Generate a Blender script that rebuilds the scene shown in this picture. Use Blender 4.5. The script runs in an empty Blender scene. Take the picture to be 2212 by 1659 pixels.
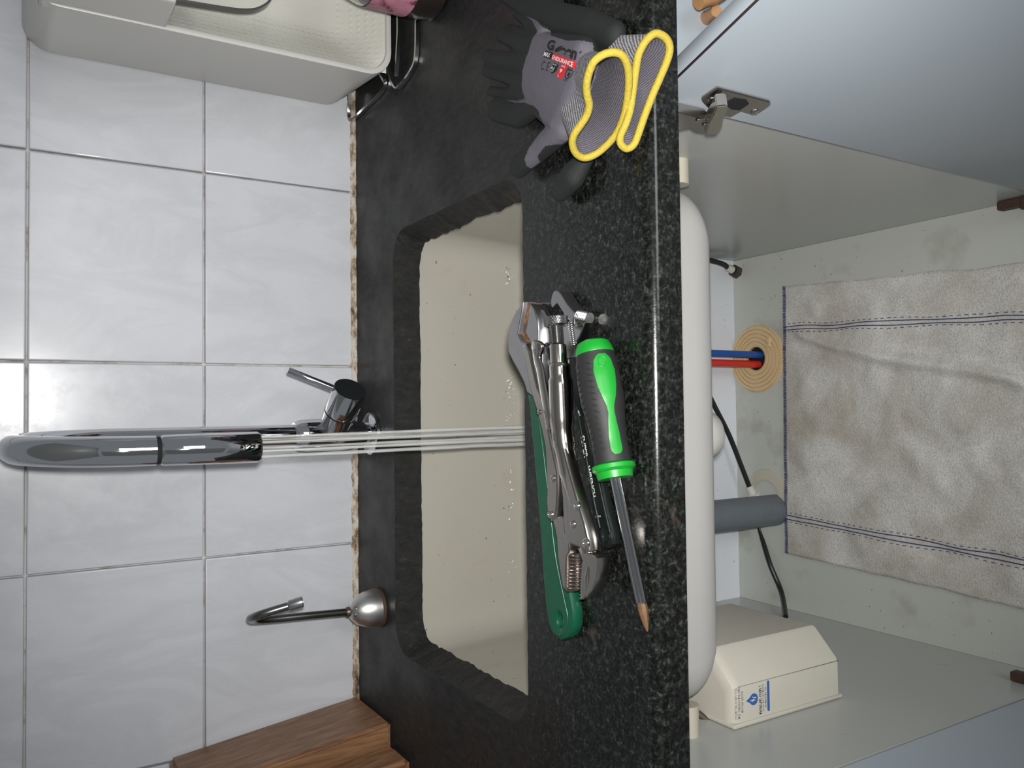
import bpy, bmesh, math, random
from mathutils import Vector, Matrix
from mathutils.bvhtree import BVHTree
random.seed(7)
V = Vector
S = bpy.context.scene
C = S.collection

# ------------------------------------------------------------------ camera
CAM = V((-0.0125, -1.0522, 0.3975)); PITCH, YAW, ROLL, FPX = 0.5507, 0.0345, 0.0063, 1768.57
_f = V((math.sin(YAW)*math.cos(PITCH), math.cos(YAW)*math.cos(PITCH), -math.sin(PITCH)))
_r0 = V((math.cos(YAW), -math.sin(YAW), 0)); _u0 = _r0.cross(_f)
_r = _r0*math.cos(ROLL) + _u0*math.sin(ROLL); _u = _u0*math.cos(ROLL) - _r0*math.sin(ROLL)
cd = bpy.data.cameras.new('camera'); cam = bpy.data.objects.new('camera', cd); C.objects.link(cam)
cd.sensor_fit = 'HORIZONTAL'; cd.sensor_width = 36; cd.lens = 36*FPX/2212; cd.clip_start = 0.01
m3 = Matrix((-_u, _r, -_f)).transposed()          # the phone was held on its side
cam.matrix_world = Matrix.Translation(CAM) @ m3.to_4x4()
S.camera = cam

# ------------------------------------------------------------------ light
W = bpy.data.worlds.new('world'); S.world = W; W.use_nodes = True
W.node_tree.nodes['Background'].inputs[0].default_value = (0.80, 0.86, 0.92, 1)
W.node_tree.nodes['Background'].inputs[1].default_value = 0.24
def area(name, loc, target, sx, sy, power, col):
    l = bpy.data.lights.new(name, 'AREA'); l.shape = 'RECTANGLE'; l.size = sx; l.size_y = sy; l.energy = power; l.color = col
    o = bpy.data.objects.new(name, l); C.objects.link(o); o.location = loc
    o.rotation_euler = (V(target)-V(loc)).to_track_quat('-Z', 'Y').to_euler(); return o
def spot(name, loc, target, power, ang, blend, rad, col):
    l = bpy.data.lights.new(name, 'SPOT'); l.energy = power; l.spot_size = math.radians(ang); l.spot_blend = blend; l.shadow_soft_size = rad; l.color = col
    o = bpy.data.objects.new(name, l); C.objects.link(o); o.location = loc
    o.rotation_euler = (V(target)-V(loc)).to_track_quat('-Z', 'Y').to_euler(); return o
spot('phone_flash', (0.012, -1.055, 0.392), (0.10, -0.31, -0.07), 37, 98, 1.0, 0.012, (1.0, 0.985, 0.96))
area('window_light', (0.72, -2.75, 0.30), (0.05, -0.2, 0.0), 0.8, 0.8, 12, (0.96, 0.98, 1.0))
S.view_settings.view_transform = 'Standard'; S.view_settings.look = 'None'
S.view_settings.gamma = 1; S.view_settings.use_curve_mapping = False; S.view_settings.exposure = 0.0

# ------------------------------------------------------------------ helpers
def ray(px, py): return _f + _r*((1659-py-829.5)/FPX) - _u*((px-1106)/FPX)
def un(px, py, ax, val):
    i = 'xyz'.index(ax); d = ray(px, py); return CAM + d*((val-CAM[i])/d[i])
def unp(px, py, p0, n):
    d = ray(px, py); return CAM + d*((V(p0)-CAM).dot(n)/d.dot(n))

def tag(o, label=None, cat=None, group=None, kind=None):
    if label: o['label'] = label
    if cat: o['category'] = cat
    if group: o['group'] = group
    if kind: o['kind'] = kind
    return o
def thing(name, loc, label, cat, group=None):
    o = bpy.data.objects.new(name, None); C.objects.link(o); o.location = loc; o.empty_display_size = 0.02
    return tag(o, label, cat, group)
def wmat(o):
    m = Matrix.Translation(o.location)
    return m if o.parent is None else wmat(o.parent) @ m
def link(name, me, mat, parent=None, smooth=True):
    if mat is not None and not me.materials:
        for x in (mat if isinstance(mat, (list, tuple)) else [mat]): me.materials.append(x)
    for p in me.polygons: p.use_smooth = smooth
    o = bpy.data.objects.new(name, me); C.objects.link(o)
    if parent is not None:
        o.parent = parent; q = parent; t = V((0,0,0))
        while q is not None: t += q.location; q = q.parent
        o.location = -t
    return o
def from_bm(name, bm, mat, parent=None, smooth=True, angle=None):
    bmesh.ops.recalc_face_normals(bm, faces=bm.faces[:]); bm.normal_update()
    if angle is not None:
        for e in bm.edges:
            if len(e.link_faces) == 2 and e.calc_face_angle(0) > math.radians(angle): e.smooth = False
    me = bpy.data.meshes.new(name); bm.to_mesh(me); bm.free()
    return link(name, me, mat, parent, smooth)
def mesh(name, vs, fs, mat, parent=None, smooth=True, angle=40):
    bm = bmesh.new(); vv = [bm.verts.new(v) for v in vs]
    for f in fs:
        try: bm.faces.new([vv[i] for i in f])
        except ValueError: pass
    return from_bm(name, bm, mat, parent, smooth, angle)
def box(name, a, b, mat, parent=None, bev=0.0015, seg=2):
    bm = bmesh.new(); bmesh.ops.create_cube(bm, size=1)
    a, b = V(a), V(b)
    for v in bm.verts: v.co = V([(a[i]+b[i])/2 + v.co[i]*(b[i]-a[i]) for i in range(3)])
    if bev: bmesh.ops.bevel(bm, geom=bm.edges[:], offset=bev, segments=seg, affect='EDGES', profile=0.5)
    o = from_bm(name, bm, mat, parent, bool(bev), 40)
    for p in o.data.polygons:
        if max(abs(c_) for c_ in p.normal) > 0.9999: p.use_smooth = False
    return o
def spline(pts, n=8, closed=False):
    pts = [V(p) for p in pts]; out = []; N = len(pts)
    for i in range(N if closed else N-1):
        g = (lambda k: pts[k % N]) if closed else (lambda k: pts[max(0, min(N-1, k))])
        p0, p1, p2, p3 = g(i-1), g(i), g(i+1), g(i+2)
        for j in range(n):
            t = j/n
            out.append(0.5*((2*p1)+(p2-p0)*t+(2*p0-5*p1+4*p2-p3)*t*t+(3*p1-p0-3*p2+p3)*t**3))
    if not closed: out.append(pts[-1])
    return out
def loft(name, loops, mat, parent=None, closed=True, cap0=False, cap1=False, smooth=True, angle=50, loop_closed=False):
    n = len(loops[0]); vs = [v for l in loops for v in l]; fs = []
    L = len(loops)
    for i in range(L if loop_closed else L-1):
        j = (i+1) % L
        for k in range(n if closed else n-1):
            k2 = (k+1) % n; fs.append((i*n+k, i*n+k2, j*n+k2, j*n+k))
    if cap0: fs.append(tuple(range(n)))
    if cap1: fs.append(tuple((L-1)*n+k for k in range(n)))
    return mesh(name, vs, fs, mat, parent, smooth, angle)
def tube_loops(path, r, seg=12, flat=1.0, flatdir=None, closed=False):
    path = [V(p) for p in path]; N = len(path); R = r if isinstance(r, (list, tuple)) else [r]*N
    loops = []; prev = None
    for i, p in enumerate(path):
        t = (path[(i+1) % N]-path[i-1]) if closed else (path[min(i+1, N-1)]-path[max(i-1, 0)])
        t.normalize()
        if flatdir is not None: a = V(flatdir); a = (a - t*a.dot(t)).normalized()
        elif prev is None:
            a = V((0,0,1)) if abs(t.z) < 0.9 else V((1,0,0)); a = (a - t*a.dot(t)).normalized()
        else: a = (prev - t*prev.dot(t)).normalized()
        prev = a; b = t.cross(a)
        loops.append([p + (a*math.cos(2*math.pi*k/seg)*flat + b*math.sin(2*math.pi*k/seg))*R[i] for k in range(seg)])
    return loops
def tube(name, path, r, mat, parent=None, seg=12, flat=1.0, flatdir=None, closed=False):
    return loft(name, tube_loops(path, r, seg, flat, flatdir, closed), mat, parent, True, not closed, not closed, loop_closed=closed)
def bar(name, path, w, h, mat, parent=None, up=(0,0,1), closed=False):
    path = [V(p) for p in path]; N = len(path); loops = []
    for i, p in enumerate(path):
        t = (path[(i+1) % N]-path[i-1]) if closed else (path[min(i+1, N-1)]-path[max(i-1, 0)])
        t.normalize(); a = V(up); a = (a - t*a.dot(t)).normalized(); b = t.cross(a)
        loops.append([p + a*(sa*h/2) + b*(sb*w/2) for sa, sb in ((1,1),(1,-1),(-1,-1),(-1,1))])
    return loft(name, loops, mat, parent, True, not closed, not closed, angle=40, loop_closed=closed)
def lathe(name, prof, origin, axis, mat, parent=None, seg=28, cap0=True, cap1=True, angle=35):
    ax = V(axis).normalized(); a = V((0,0,1)) if abs(ax.z) < 0.9 else V((1,0,0))
    a = (a - ax*a.dot(ax)).normalized(); b = ax.cross(a); o = V(origin)
    loops = [[o + ax*h + (a*math.cos(2*math.pi*k/seg)+b*math.sin(2*math.pi*k/seg))*max(r, 1e-5) for k in range(seg)] for r, h in prof]
    return loft(name, loops, mat, parent, True, cap0, cap1, angle=angle)
def prism(name, pts, z0, z1, mat, parent=None, bev=0.0012, fz=None, hole=None):
    """outline in plan, raised from z0 to z1; fz(p) adds a slope; hole: second outline cut through"""
    bm = bmesh.new(); loops = [pts] + ([hole] if hole else [])
    rings = []
    for z in (z0, z1):
        rs = []
        for l in loops: rs.append([bm.verts.new((p[0], p[1], z)) for p in l])
        rings.append(rs)
    for li in range(len(loops)):
        n = len(loops[li])
        for k in range(n):
            bm.faces.new((rings[0][li][k], rings[0][li][(k+1) % n], rings[1][li][(k+1) % n], rings[1][li][k]))
    for rs in rings:
        if hole:
            es = []
            for l in rs:
                for k in range(len(l)):
                    es.append(bm.edges.get((l[k], l[(k+1) % len(l)])))
            bmesh.ops.triangle_fill(bm, edges=es, use_beauty=True)
        else: bm.faces.new(rs[0])
    bmesh.ops.recalc_face_normals(bm, faces=bm.faces[:])
    if bev:
        es = [e for e in bm.edges if len(e.link_faces) == 2 and e.calc_face_angle(0) > 0.6 and abs(e.verts[0].co.z-e.verts[1].co.z) < 1e-7]
        bmesh.ops.bevel(bm, geom=es, offset=bev, segments=2, affect='EDGES', profile=0.5)
    if fz:
        for v in bm.verts: v.co.z += fz(v.co)
    o = from_bm(name, bm, mat, parent, True, 40)
    for p in o.data.polygons:
        if abs(p.normal.z) > 0.9999: p.use_smooth = False
    return o
def rrect(x0, x1, y0, y1, r, z=0, n=8):
    out = []
    for cx, cy, a0 in ((x1-r, y1-r, 0), (x0+r, y1-r, 90), (x0+r, y0+r, 180), (x1-r, y0+r, 270)):
        for k in range(n+1):
            a = math.radians(a0+90*k/n); out.append(V((cx+r*math.cos(a), cy+r*math.sin(a), z)))
    return out
def text_geo(s, size, bold=0.0, shear=0.0, align='CENTER', spacing=1.0):
    c = bpy.data.curves.new('t', 'FONT'); c.body = s; c.size = size; c.align_x = align; c.align_y = 'CENTER'
    c.offset = bold; c.shear = shear; c.space_character = spacing; c.resolution_u = 4
    o = bpy.data.objects.new('t', c); C.objects.link(o)
    dg = bpy.context.evaluated_depsgraph_get(); me = bpy.data.meshes.new_from_object(o.evaluated_get(dg))
    bpy.data.objects.remove(o); bpy.data.curves.remove(c); return me
def fit_text(name, s, org, xd, yd, w, h, mat, parent, bold=0.0):
    me = text_geo(s, 1.0, bold); xs = [v.co.x for v in me.vertices]; ys = [v.co.y for v in me.vertices]
    org, xd, yd = V(org), V(xd), V(yd); n = xd.cross(yd); cx, cy = (max(xs)+min(xs))/2, (max(ys)+min(ys))/2; kx, ky = w/(max(xs)-min(xs)), h/(max(ys)-min(ys))
    for v in me.vertices: v.co = org + xd*(v.co.x-cx)*kx + yd*(v.co.y-cy)*ky + n*0.0003
    me.materials.clear(); me.update(); return link(name, me, mat, parent, False)
def quad_text(name, s, TL, TR, BR, BL, pt, mat, parent, bold=0.0):
    me = text_geo(s, 1.0, bold); xs = [v.co.x for v in me.vertices]; ys = [v.co.y for v in me.vertices]
    x0, x1, y0, y1 = min(xs), max(xs), min(ys), max(ys)
    for v in me.vertices:
        u, w = (v.co.x-x0)/(x1-x0), (v.co.y-y0)/(y1-y0)
        q = [(TL[i]*(1-u)+TR[i]*u)*w + (BL[i]*(1-u)+BR[i]*u)*(1-w) for i in (0, 1)]
        v.co = pt(*q)
    me.materials.clear(); me.update(); return link(name, me, mat, parent, False)
def place_text(name, s, size, org, xd, yd, mat, parent, bold=0.0, shear=0.0, fz=None, align='CENTER', sx=1.0, spacing=1.0):
    me = text_geo(s, size, bold, shear, align, spacing); org, xd, yd = V(org), V(xd).normalized(), V(yd).normalized(); n = xd.cross(yd)
    for v in me.vertices:
        p = org + xd*v.co.x*sx + yd*v.co.y
        v.co = fz(p) if fz else p + n*0.0003
    me.materials.clear(); me.update()
    return link(name, me, mat, parent, False)

# ------------------------------------------------------------------ materials
def srgb(r, g, b):
    f = lambda c: (c/255/12.92) if c/255 <= 0.04045 else ((c/255+0.055)/1.055)**2.4
    return (f(r), f(g), f(b), 1)
class NT:
    def __init__(s, name):
        s.m = bpy.data.materials.new(name); s.m.use_nodes = True; s.t = s.m.node_tree
        s.b = s.t.nodes['Principled BSDF']; s.co = None
    def n(s, typ, **kw):
        x = s.t.nodes.new(typ)
        for k, v in kw.items():
            if k.startswith('i_'): x.inputs[k[2:].replace('_', ' ')].default_value = v
            else: setattr(x, k, v)
        return x
    def l(s, a, b): s.t.links.new(a, b)
    def pos(s, scale=(1,1,1), rot=(0,0,0)):
        if s.co is None: s.co = s.n('ShaderNodeNewGeometry')
        mp = s.n('ShaderNodeMapping'); mp.inputs['Scale'].default_value = scale; mp.inputs['Rotation'].default_value = rot
        s.l(s.co.outputs['Position'], mp.inputs['Vector']); return mp.outputs['Vector']
    def noise(s, scale, detail=4, rough=0.55, vec=None, dist=0.0):
        x = s.n('ShaderNodeTexNoise'); x.inputs['Scale'].default_value = scale; x.inputs['Detail'].default_value = detail
        x.inputs['Roughness'].default_value = rough; x.inputs['Distortion'].default_value = dist
        s.l(vec if vec is not None else s.pos(), x.inputs['Vector']); return x.outputs['Fac']
    def ramp(s, fac, stops):
        x = s.n('ShaderNodeValToRGB'); e = x.color_ramp.elements
        while len(e) > 1: e.remove(e[-1])
        for i, (p, c) in enumerate(stops):
            q = e[0] if i == 0 else e.new(p)
            q.position = p; q.color = c if not isinstance(c, (int, float)) else (c, c, c, 1)
        s.l(fac, x.inputs['Fac']); return x.outputs['Color']
    def mix(s, fac, a, b, mode='MIX'):
        x = s.n('ShaderNodeMix'); x.data_type = 'RGBA'; x.blend_type = mode
        for sock, v in ((x.inputs[0], fac), (x.inputs[6], a), (x.inputs[7], b)):
            if hasattr(v, 'is_output'): s.l(v, sock)
            else: sock.default_value = v
        return x.outputs[2]
    def bump(s, h, strength=0.3, dist=0.001):
        x = s.n('ShaderNodeBump'); x.inputs['Strength'].default_value = strength; x.inputs['Distance'].default_value = dist
        s.l(h, x.inputs['Height']); s.l(x.outputs['Normal'], s.b.inputs['Normal']); return x
    def set(s, col=None, rough=None, metal=None, **kw):
        for nm, v in (('Base Color', col), ('Roughness', rough), ('Metallic', metal)):
            if v is None: continue
            if hasattr(v, 'is_output'): s.l(v, s.b.inputs[nm])
            else: s.b.inputs[nm].default_value = v
        for k, v in kw.items(): s.b.inputs[k.replace('_', ' ')].default_value = v
        return s.m
def plain(name, col, rough=0.4, metal=0.0, var=0.06, scale=60, bump=0.0, bscale=400, **kw):
    t = NT(name); f = t.noise(scale); c = t.mix(f, tuple(x*(1-var) for x in col[:3])+(1,), tuple(min(1, x*(1+var)) for x in col[:3])+(1,))
    if bump: t.bump(t.noise(bscale, 3), bump, 0.0006)
    return t.set(c, rough, metal, **kw)
def dirty(name, col, dirt, amount=(0.55, 0.75), scale=9, rough=0.35, speck=True, **kw):
    t = NT(name); f = t.ramp(t.noise(scale, 6, 0.6), [(amount[0], 0.0), (amount[1], 0.6)])
    c = t.mix(f, col, dirt)
    c = t.mix(t.ramp(t.noise(3.5, 3), [(0.35, 0.0), (0.7, 0.12)]), c, tuple(x*0.8 for x in col[:3])+(1,))
    if speck:
        g = t.ramp(t.noise(170, 2, 0.5), [(0.735, 0.0), (0.765, 0.8)]); c = t.mix(g, c, (0.05, 0.035, 0.025, 1))
    return t.set(c, rough, 0, **kw)

def granite_mat():
    t = NT('granite')
    a = t.noise(420, 3, 0.6); b = t.noise(185, 4, 0.65, dist=0.6)
    c = t.ramp(b, [(0.40, (0.004,0.0045,0.004,1)), (0.56, (0.014,0.0155,0.014,1)), (0.70, (0.046,0.049,0.046,1))])
    c2 = t.ramp(a, [(0.45, 0.35), (0.62, 1.5)])
    c = t.mix(0.85, c, c2, 'MULTIPLY')
    sx = t.n('ShaderNodeSeparateXYZ'); t.l(t.co.outputs['Position'], sx.inputs[0])
    mr = t.n('ShaderNodeMapRange'); mr.inputs['From Min'].default_value = -0.50; mr.inputs['From Max'].default_value = -0.38
    t.l(sx.outputs['Y'], mr.inputs['Value'])
    wn = t.ramp(t.noise(9, 5, 0.6), [(0.3, 0.35), (0.65, 1.0)])
    wear = t.mix(1.0, mr.outputs[0], wn, 'MULTIPLY')
    dull = t.mix(t.noise(140, 4, 0.7, vec=t.pos((1, 0.35, 1))), (0.002,0.002,0.002,1), (0.042,0.042,0.043,1))
    c = t.mix(wear, c, dull)
    spot = t.ramp(t.noise(28, 3, 0.5), [(0.70, 0.0), (0.76, 0.35)])
    c = t.mix(spot, c, (0.10, 0.075, 0.05, 1))
    r = t.ramp(wear, [(0.0, 0.18), (1.0, 0.55)])
    t.bump(t.noise(320, 4), 0.15, 0.0006)
    sp_ = t.ramp(wear, [(0.0, 0.45), (1.0, 0.14)]); t.l(sp_, t.b.inputs['Specular IOR Level'])
    return t.set(c, r, 0)
M = {}
M['granite'] = granite_mat()
t = NT('cut_stone'); c = t.ramp(t.noise(120, 5, 0.7, vec=t.pos((1, 1, 0.4))), [(0.35, (0.003,0.003,0.003,1)), (0.62, (0.015,0.0145,0.013,1)), (0.8, (0.07,0.055,0.038,1))])
c = t.mix(t.ramp(t.noise(22, 4), [(0.6, 0.0), (0.72, 0.4)]), c, (0.05, 0.03, 0.016, 1))
t.bump(t.noise(150, 6, 0.7), 0.9, 0.004); M['cut_stone'] = t.set(c, 0.55)
t = NT('glazed_tile')
vein = t.ramp(t.noise(5.5, 7, 0.62, vec=t.pos((2.4, 1, 1.0), (0, math.radians(38), 0)), dist=0.7), [(0.40, 0.0), (0.495, 0.30), (0.53, 0.20), (0.60, 0.0)])
base = t.mix(t.noise(3, 3), (0.52,0.53,0.56,1), (0.59,0.60,0.63,1)); c = t.mix(vein, base, (0.41,0.425,0.445,1))
t.bump(t.noise(34, 4, 0.6), 0.012, 0.002); M['tile'] = t.set(c, t.ramp(t.noise(13, 5, 0.7), [(0.45, 0.22), (0.7, 0.34)]), 0, Specular_IOR_Level=0.4)
t = NT('grout'); c = t.ramp(t.noise(45, 5, 0.7), [(0.33, (0.34,0.29,0.24,1)), (0.50, (0.55,0.54,0.52,1))]); M['grout'] = t.set(c, 0.8)
t = NT('old_sealant'); f = t.noise(85, 6, 0.75, vec=t.pos((0.5, 1, 1))); c = t.ramp(f, [(0.34, (0.05,0.03,0.02,1)), (0.46, (0.30,0.22,0.14,1)), (0.56, (0.52,0.49,0.43,1))])
t.bump(f, 0.8, 0.002); M['sealant'] = t.set(c, 0.7)
M['enamel'] = dirty('sink_enamel', (0.43,0.41,0.355,1), (0.40,0.31,0.19,1), (0.62, 0.85), 14, 0.22)
M['sink_out'] = plain('sink_outside_white', (0.45,0.437,0.42,1), 0.45, var=0.02)
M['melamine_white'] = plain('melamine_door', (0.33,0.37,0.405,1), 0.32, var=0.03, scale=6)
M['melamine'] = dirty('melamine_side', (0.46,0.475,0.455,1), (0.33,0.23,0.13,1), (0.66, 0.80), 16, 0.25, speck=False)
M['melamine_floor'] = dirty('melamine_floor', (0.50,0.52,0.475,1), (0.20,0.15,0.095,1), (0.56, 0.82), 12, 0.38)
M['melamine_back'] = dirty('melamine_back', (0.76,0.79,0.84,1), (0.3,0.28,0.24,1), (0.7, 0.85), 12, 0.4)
M['edge_dark'] = plain('dark_edge_line', (0.035,0.025,0.02,1), 0.6)
M['chrome'] = plain('chrome', (0.66,0.67,0.69,1), 0.045, 1.0, var=0.02)
M['chrome_worn'] = plain('worn_chrome', (0.52,0.52,0.51,1), 0.2, 1.0, var=0.12, scale=130)
M['nickel'] = plain('nickel_plate', (0.50,0.465,0.43,1), 0.24, 1.0, var=0.06, scale=180)
M['nickel_bright'] = plain('polished_nickel', (0.62,0.58,0.53,1), 0.12, 1.0, var=0.05, scale=180)
M['forged'] = plain('satin_forged_chrome', (0.44,0.43,0.44,1), 0.34, 1.0, var=0.08, scale=90)
t = NT('rusty_steel'); c = t.ramp(t.noise(160, 5, 0.7), [(0.35, (0.025,0.025,0.025,1)), (0.5, (0.11,0.07,0.04,1)), (0.65, (0.32,0.13,0.03,1))]); M['rust'] = t.set(c, 0.6, 0.25)
M['old_steel'] = plain('blackened_steel', (0.12,0.10,0.085,1), 0.4, 0.8, var=0.4, scale=250)
M['rusty_hinge'] = plain('rusty_hinge_brown', (0.075,0.045,0.028,1), 0.6, 0.3, var=0.4, scale=120)
M['green_dip'] = plain('dark_green_vinyl', (0.003,0.060,0.030,1), 0.33, var=0.25, scale=70, bump=0.1)
M['black_dip'] = plain('black_vinyl', (0.007,0.010,0.009,1), 0.28, var=0.2)
M['rubber'] = plain('black_rubber_grip', (0.011,0.0115,0.0115,1), 0.62, var=0.25, scale=90, bump=0.2)
M['lime'] = plain('bright_green_plastic', (0.005,0.23,0.018,1), 0.38, var=0.1, scale=50)
M['white_ink'] = plain('white_ink', (0.62,0.62,0.60,1), 0.6)
M['black_ink'] = plain('black_ink', (0.006,0.006,0.007,1), 0.7)
M['red_ink'] = plain('red_ink', (0.52,0.012,0.02,1), 0.6)
M['blue_ink'] = plain('blue_ink', (0.025,0.12,0.40,1), 0.5)
M['navy_ink'] = plain('navy_ink', (0.03,0.05,0.10,1), 0.6)
t = NT('grey_glove_coating'); c = t.mix(t.noise(60, 5, 0.65), (0.070,0.064,0.080,1), (0.108,0.100,0.122,1)); t.bump(t.noise(900, 3), 0.25, 0.0006); M['glove_grey'] = t.set(c, 0.85)
t = NT('black_foam_nitrile'); c = t.mix(t.noise(45, 5, 0.65), (0.0035,0.005,0.005,1), (0.009,0.0115,0.0115,1)); t.bump(t.noise(1100, 3), 0.3, 0.0006); M['glove_black'] = t.set(c, 0.8)
def knit(name, a, b, scale, rot):
    t = NT(name); w = t.n('ShaderNodeTexWave'); w.wave_type = 'BANDS'; w.inputs['Scale'].default_value = scale; w.inputs['Distortion'].default_value = 2.5
    w.inputs['Detail'].default_value = 2; w.inputs['Detail Scale'].default_value = 3
    t.l(t.pos((1,1,1), rot), w.inputs['Vector']); c = t.ramp(w.outputs['Fac'], [(0.25, a), (0.7, b)])
    t.bump(w.outputs['Fac'], 0.5, 0.0008); return t.set(c, 0.9)
M['cuff_knit'] = knit('grey_white_knit', (0.10,0.093,0.11,1), (0.34,0.33,0.34,1), 130, (0, 0, math.radians(55)))
M['cuff_inside'] = knit('grey_knit_lining', (0.075,0.07,0.088,1), (0.125,0.115,0.135,1), 160, (0, 0, math.radians(-20)))
t = NT('yellow_overlock_hem'); w = t.noise(420, 2, 0.5); c = t.mix(w, (0.32,0.24,0.018,1), (0.44,0.35,0.045,1)); t.bump(w, 0.6, 0.001); M['hem'] = t.set(c, 0.8)
t = NT('oiled_wood'); w = t.noise(18, 6, 0.6, vec=t.pos((9, 9, 0.7), (0, math.radians(4), 0)), dist=0.4)
c = t.ramp(w, [(0.3, (0.125,0.055,0.026,1)), (0.5, (0.21,0.105,0.05,1)), (0.7, (0.31,0.17,0.08,1))]); M['wood'] = t.set(c, 0.42)
M['tan_wood'] = plain('varnished_wood', (0.30,0.16,0.07,1), 0.35, var=0.2)
t = NT('floor_cloth'); weave = t.noise(420, 2, 0.6); f = t.noise(11, 6, 0.62, dist=0.5)
c = t.ramp(f, [(0.30, (0.44,0.405,0.34,1)), (0.5, (0.58,0.56,0.52,1)), (0.68, (0.72,0.71,0.68,1))])
c = t.mix(t.ramp(weave, [(0.35, 0.35), (0.6, 0.0)]), c, (0.22,0.20,0.17,1))
c = t.mix(t.ramp(t.noise(24, 4, 0.6), [(0.70, 0.0), (0.82, 0.35)]), c, (0.15,0.10,0.06,1))
t.bump(weave, 0.7, 0.0015); M['cloth'] = t.set(c, 0.95)
M['thread'] = plain('navy_thread', (0.03,0.045,0.12,1), 0.8)
M['cream'] = plain('cream_plastic', (0.52,0.485,0.39,1), 0.4, var=0.08, scale=30)
M['cream_old'] = dirty('yellowed_plastic', (0.66,0.49,0.27,1), (0.30,0.18,0.08,1), (0.58, 0.85), 40, 0.5, speck=False)
M['white_plastic'] = plain('white_plastic', (0.62,0.61,0.57,1), 0.35, var=0.04)
M['ivory_plastic'] = plain('ivory_plastic', (0.58,0.55,0.47,1), 0.42, var=0.03)
M['grey_pvc'] = plain('grey_pvc', (0.13,0.15,0.17,1), 0.45, var=0.12)
M['blue_hose'] = plain('blue_hose', (0.010,0.085,0.33,1), 0.3); M['red_hose'] = plain('red_hose', (0.62,0.030,0.018,1), 0.3)
M['black_hose'] = plain('black_hose', (0.010,0.013,0.013,1), 0.35)
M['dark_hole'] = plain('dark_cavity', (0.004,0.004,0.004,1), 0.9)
t = NT('dimpled_enamel'); vo = t.n('ShaderNodeTexVoronoi'); vo.inputs['Scale'].default_value = 140; vo.inputs['Randomness'].default_value = 0.15; t.l(t.pos(), vo.inputs['Vector'])
t.bump(t.ramp(vo.outputs['Distance'], [(0.0, 1.0), (0.45, 0.0)]), 0.32, 0.002); M['dimpled'] = t.set((0.60,0.59,0.53,1), 0.16, 0)
M['housing'] = dirty('housing_white', (0.52,0.51,0.48,1), (0.42,0.34,0.22,1), (0.72, 0.9), 10, 0.35, speck=False)
M['steel_strip'] = plain('dark_steel_strip', (0.20,0.18,0.17,1), 0.25, 0.9, var=0.1)
t = NT('clear_glass'); M['glass'] = t.set((0.92,0.95,0.92,1), 0.03, 0, IOR=1.45, Transmission_Weight=1.0)
t = NT('pink_label'); f = t.noise(70, 5, 0.7); c = t.ramp(f, [(0.36, (0.09,0.03,0.035,1)), (0.46, (0.36,0.14,0.19,1)), (0.6, (0.42,0.18,0.25,1))]); M['pink'] = t.set(c, 0.5)
M['jar_dark'] = plain('dark_brown_contents', (0.028,0.016,0.013,1), 0.6, var=0.4, scale=100)
t = NT('running_water'); tr = t.n('ShaderNodeBsdfTransparent'); ms = t.n('ShaderNodeMixShader')
stre = t.ramp(t.noise(30, 3, 0.5, vec=t.pos((14, 14, 1.2))), [(0.30, 0.12), (0.7, 0.52)])
t.l(stre, ms.inputs[0]); t.l(tr.outputs[0], ms.inputs[1]); t.l(t.b.outputs[0], ms.inputs[2])
t.l(ms.outputs[0], t.t.nodes['Material Output'].inputs['Surface']); M['water'] = t.set((0.62,0.62,0.60,1), 0.12, 0, IOR=1.33)
t = NT('water_drop'); M['drop'] = t.set((1,1,1,1), 0.0, 0, IOR=1.33, Transmission_Weight=1.0)
M['plaster'] = plain('kitchen_floor_tile', (0.58,0.57,0.55,1), 0.6)

# ------------------------------------------------------------------ setting: tiled wall, floor
TX0, TW, TZ1, TH = 0.2814, 0.2358, 0.1942, 0.1872
wall = box('wall_back', (-1.1, 0.004, -0.86), (1.1, 0.10, 0.60), M['grout'], bev=0); tag(wall, 'white marbled ceramic tile wall behind the sink counter', 'wall', kind='structure')
gap = 0.0011
rows = [(0.004, TZ1), (TZ1, TZ1+TH), (TZ1+TH, 0.575)]
tile_me = {}
for ri, (za, zb) in enumerate(rows):
    for k in range(-3, 5):
        xa = TX0-k*TW; xb = xa-TW
        key = ri
        if key not in tile_me:
            o = box('tile', (0, -0.0035, za+gap), (TW-2*gap, 0.006, zb-gap), M['tile'], wall, bev=0.0016); tile_me[key] = o.data
        else:
            o = bpy.data.objects.new('tile', tile_me[key]); C.objects.link(o); o.parent = wall
        o.location = (xb+gap, random.uniform(-0.0004, 0.0004), 0); o.rotation_euler = (random.uniform(-.002,.002), 0, random.uniform(-.002,.002))
fl = box('floor', (-1.6, -2.6, -0.88), (1.6, 0.1, -0.86), M['plaster'], bev=0); tag(fl, 'kitchen floor below the cabinets', 'floor', kind='structure')
bm = bmesh.new(); vs = []
N = 260
for i in range(N+1):
    x = -0.95+1.95*i/N; h = 0.006+0.0035*random.random(); d = 0.004+0.003*random.random()
    vs.append([bm.verts.new((x, -0.0025, h)), bm.verts.new((x, -0.003-d*0.45, h*0.55)), bm.verts.new((x, -0.004-d, -0.0005))])
for i in range(N):
    for j in range(2): bm.faces.new((vs[i][j], vs[i+1][j], vs[i+1][j+1], vs[i][j+1]))
o = from_bm('trim_1', bm, M['sealant']); tag(o, 'cracked dirty sealant line where tiles meet the countertop', 'sealant', kind='structure')

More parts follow.
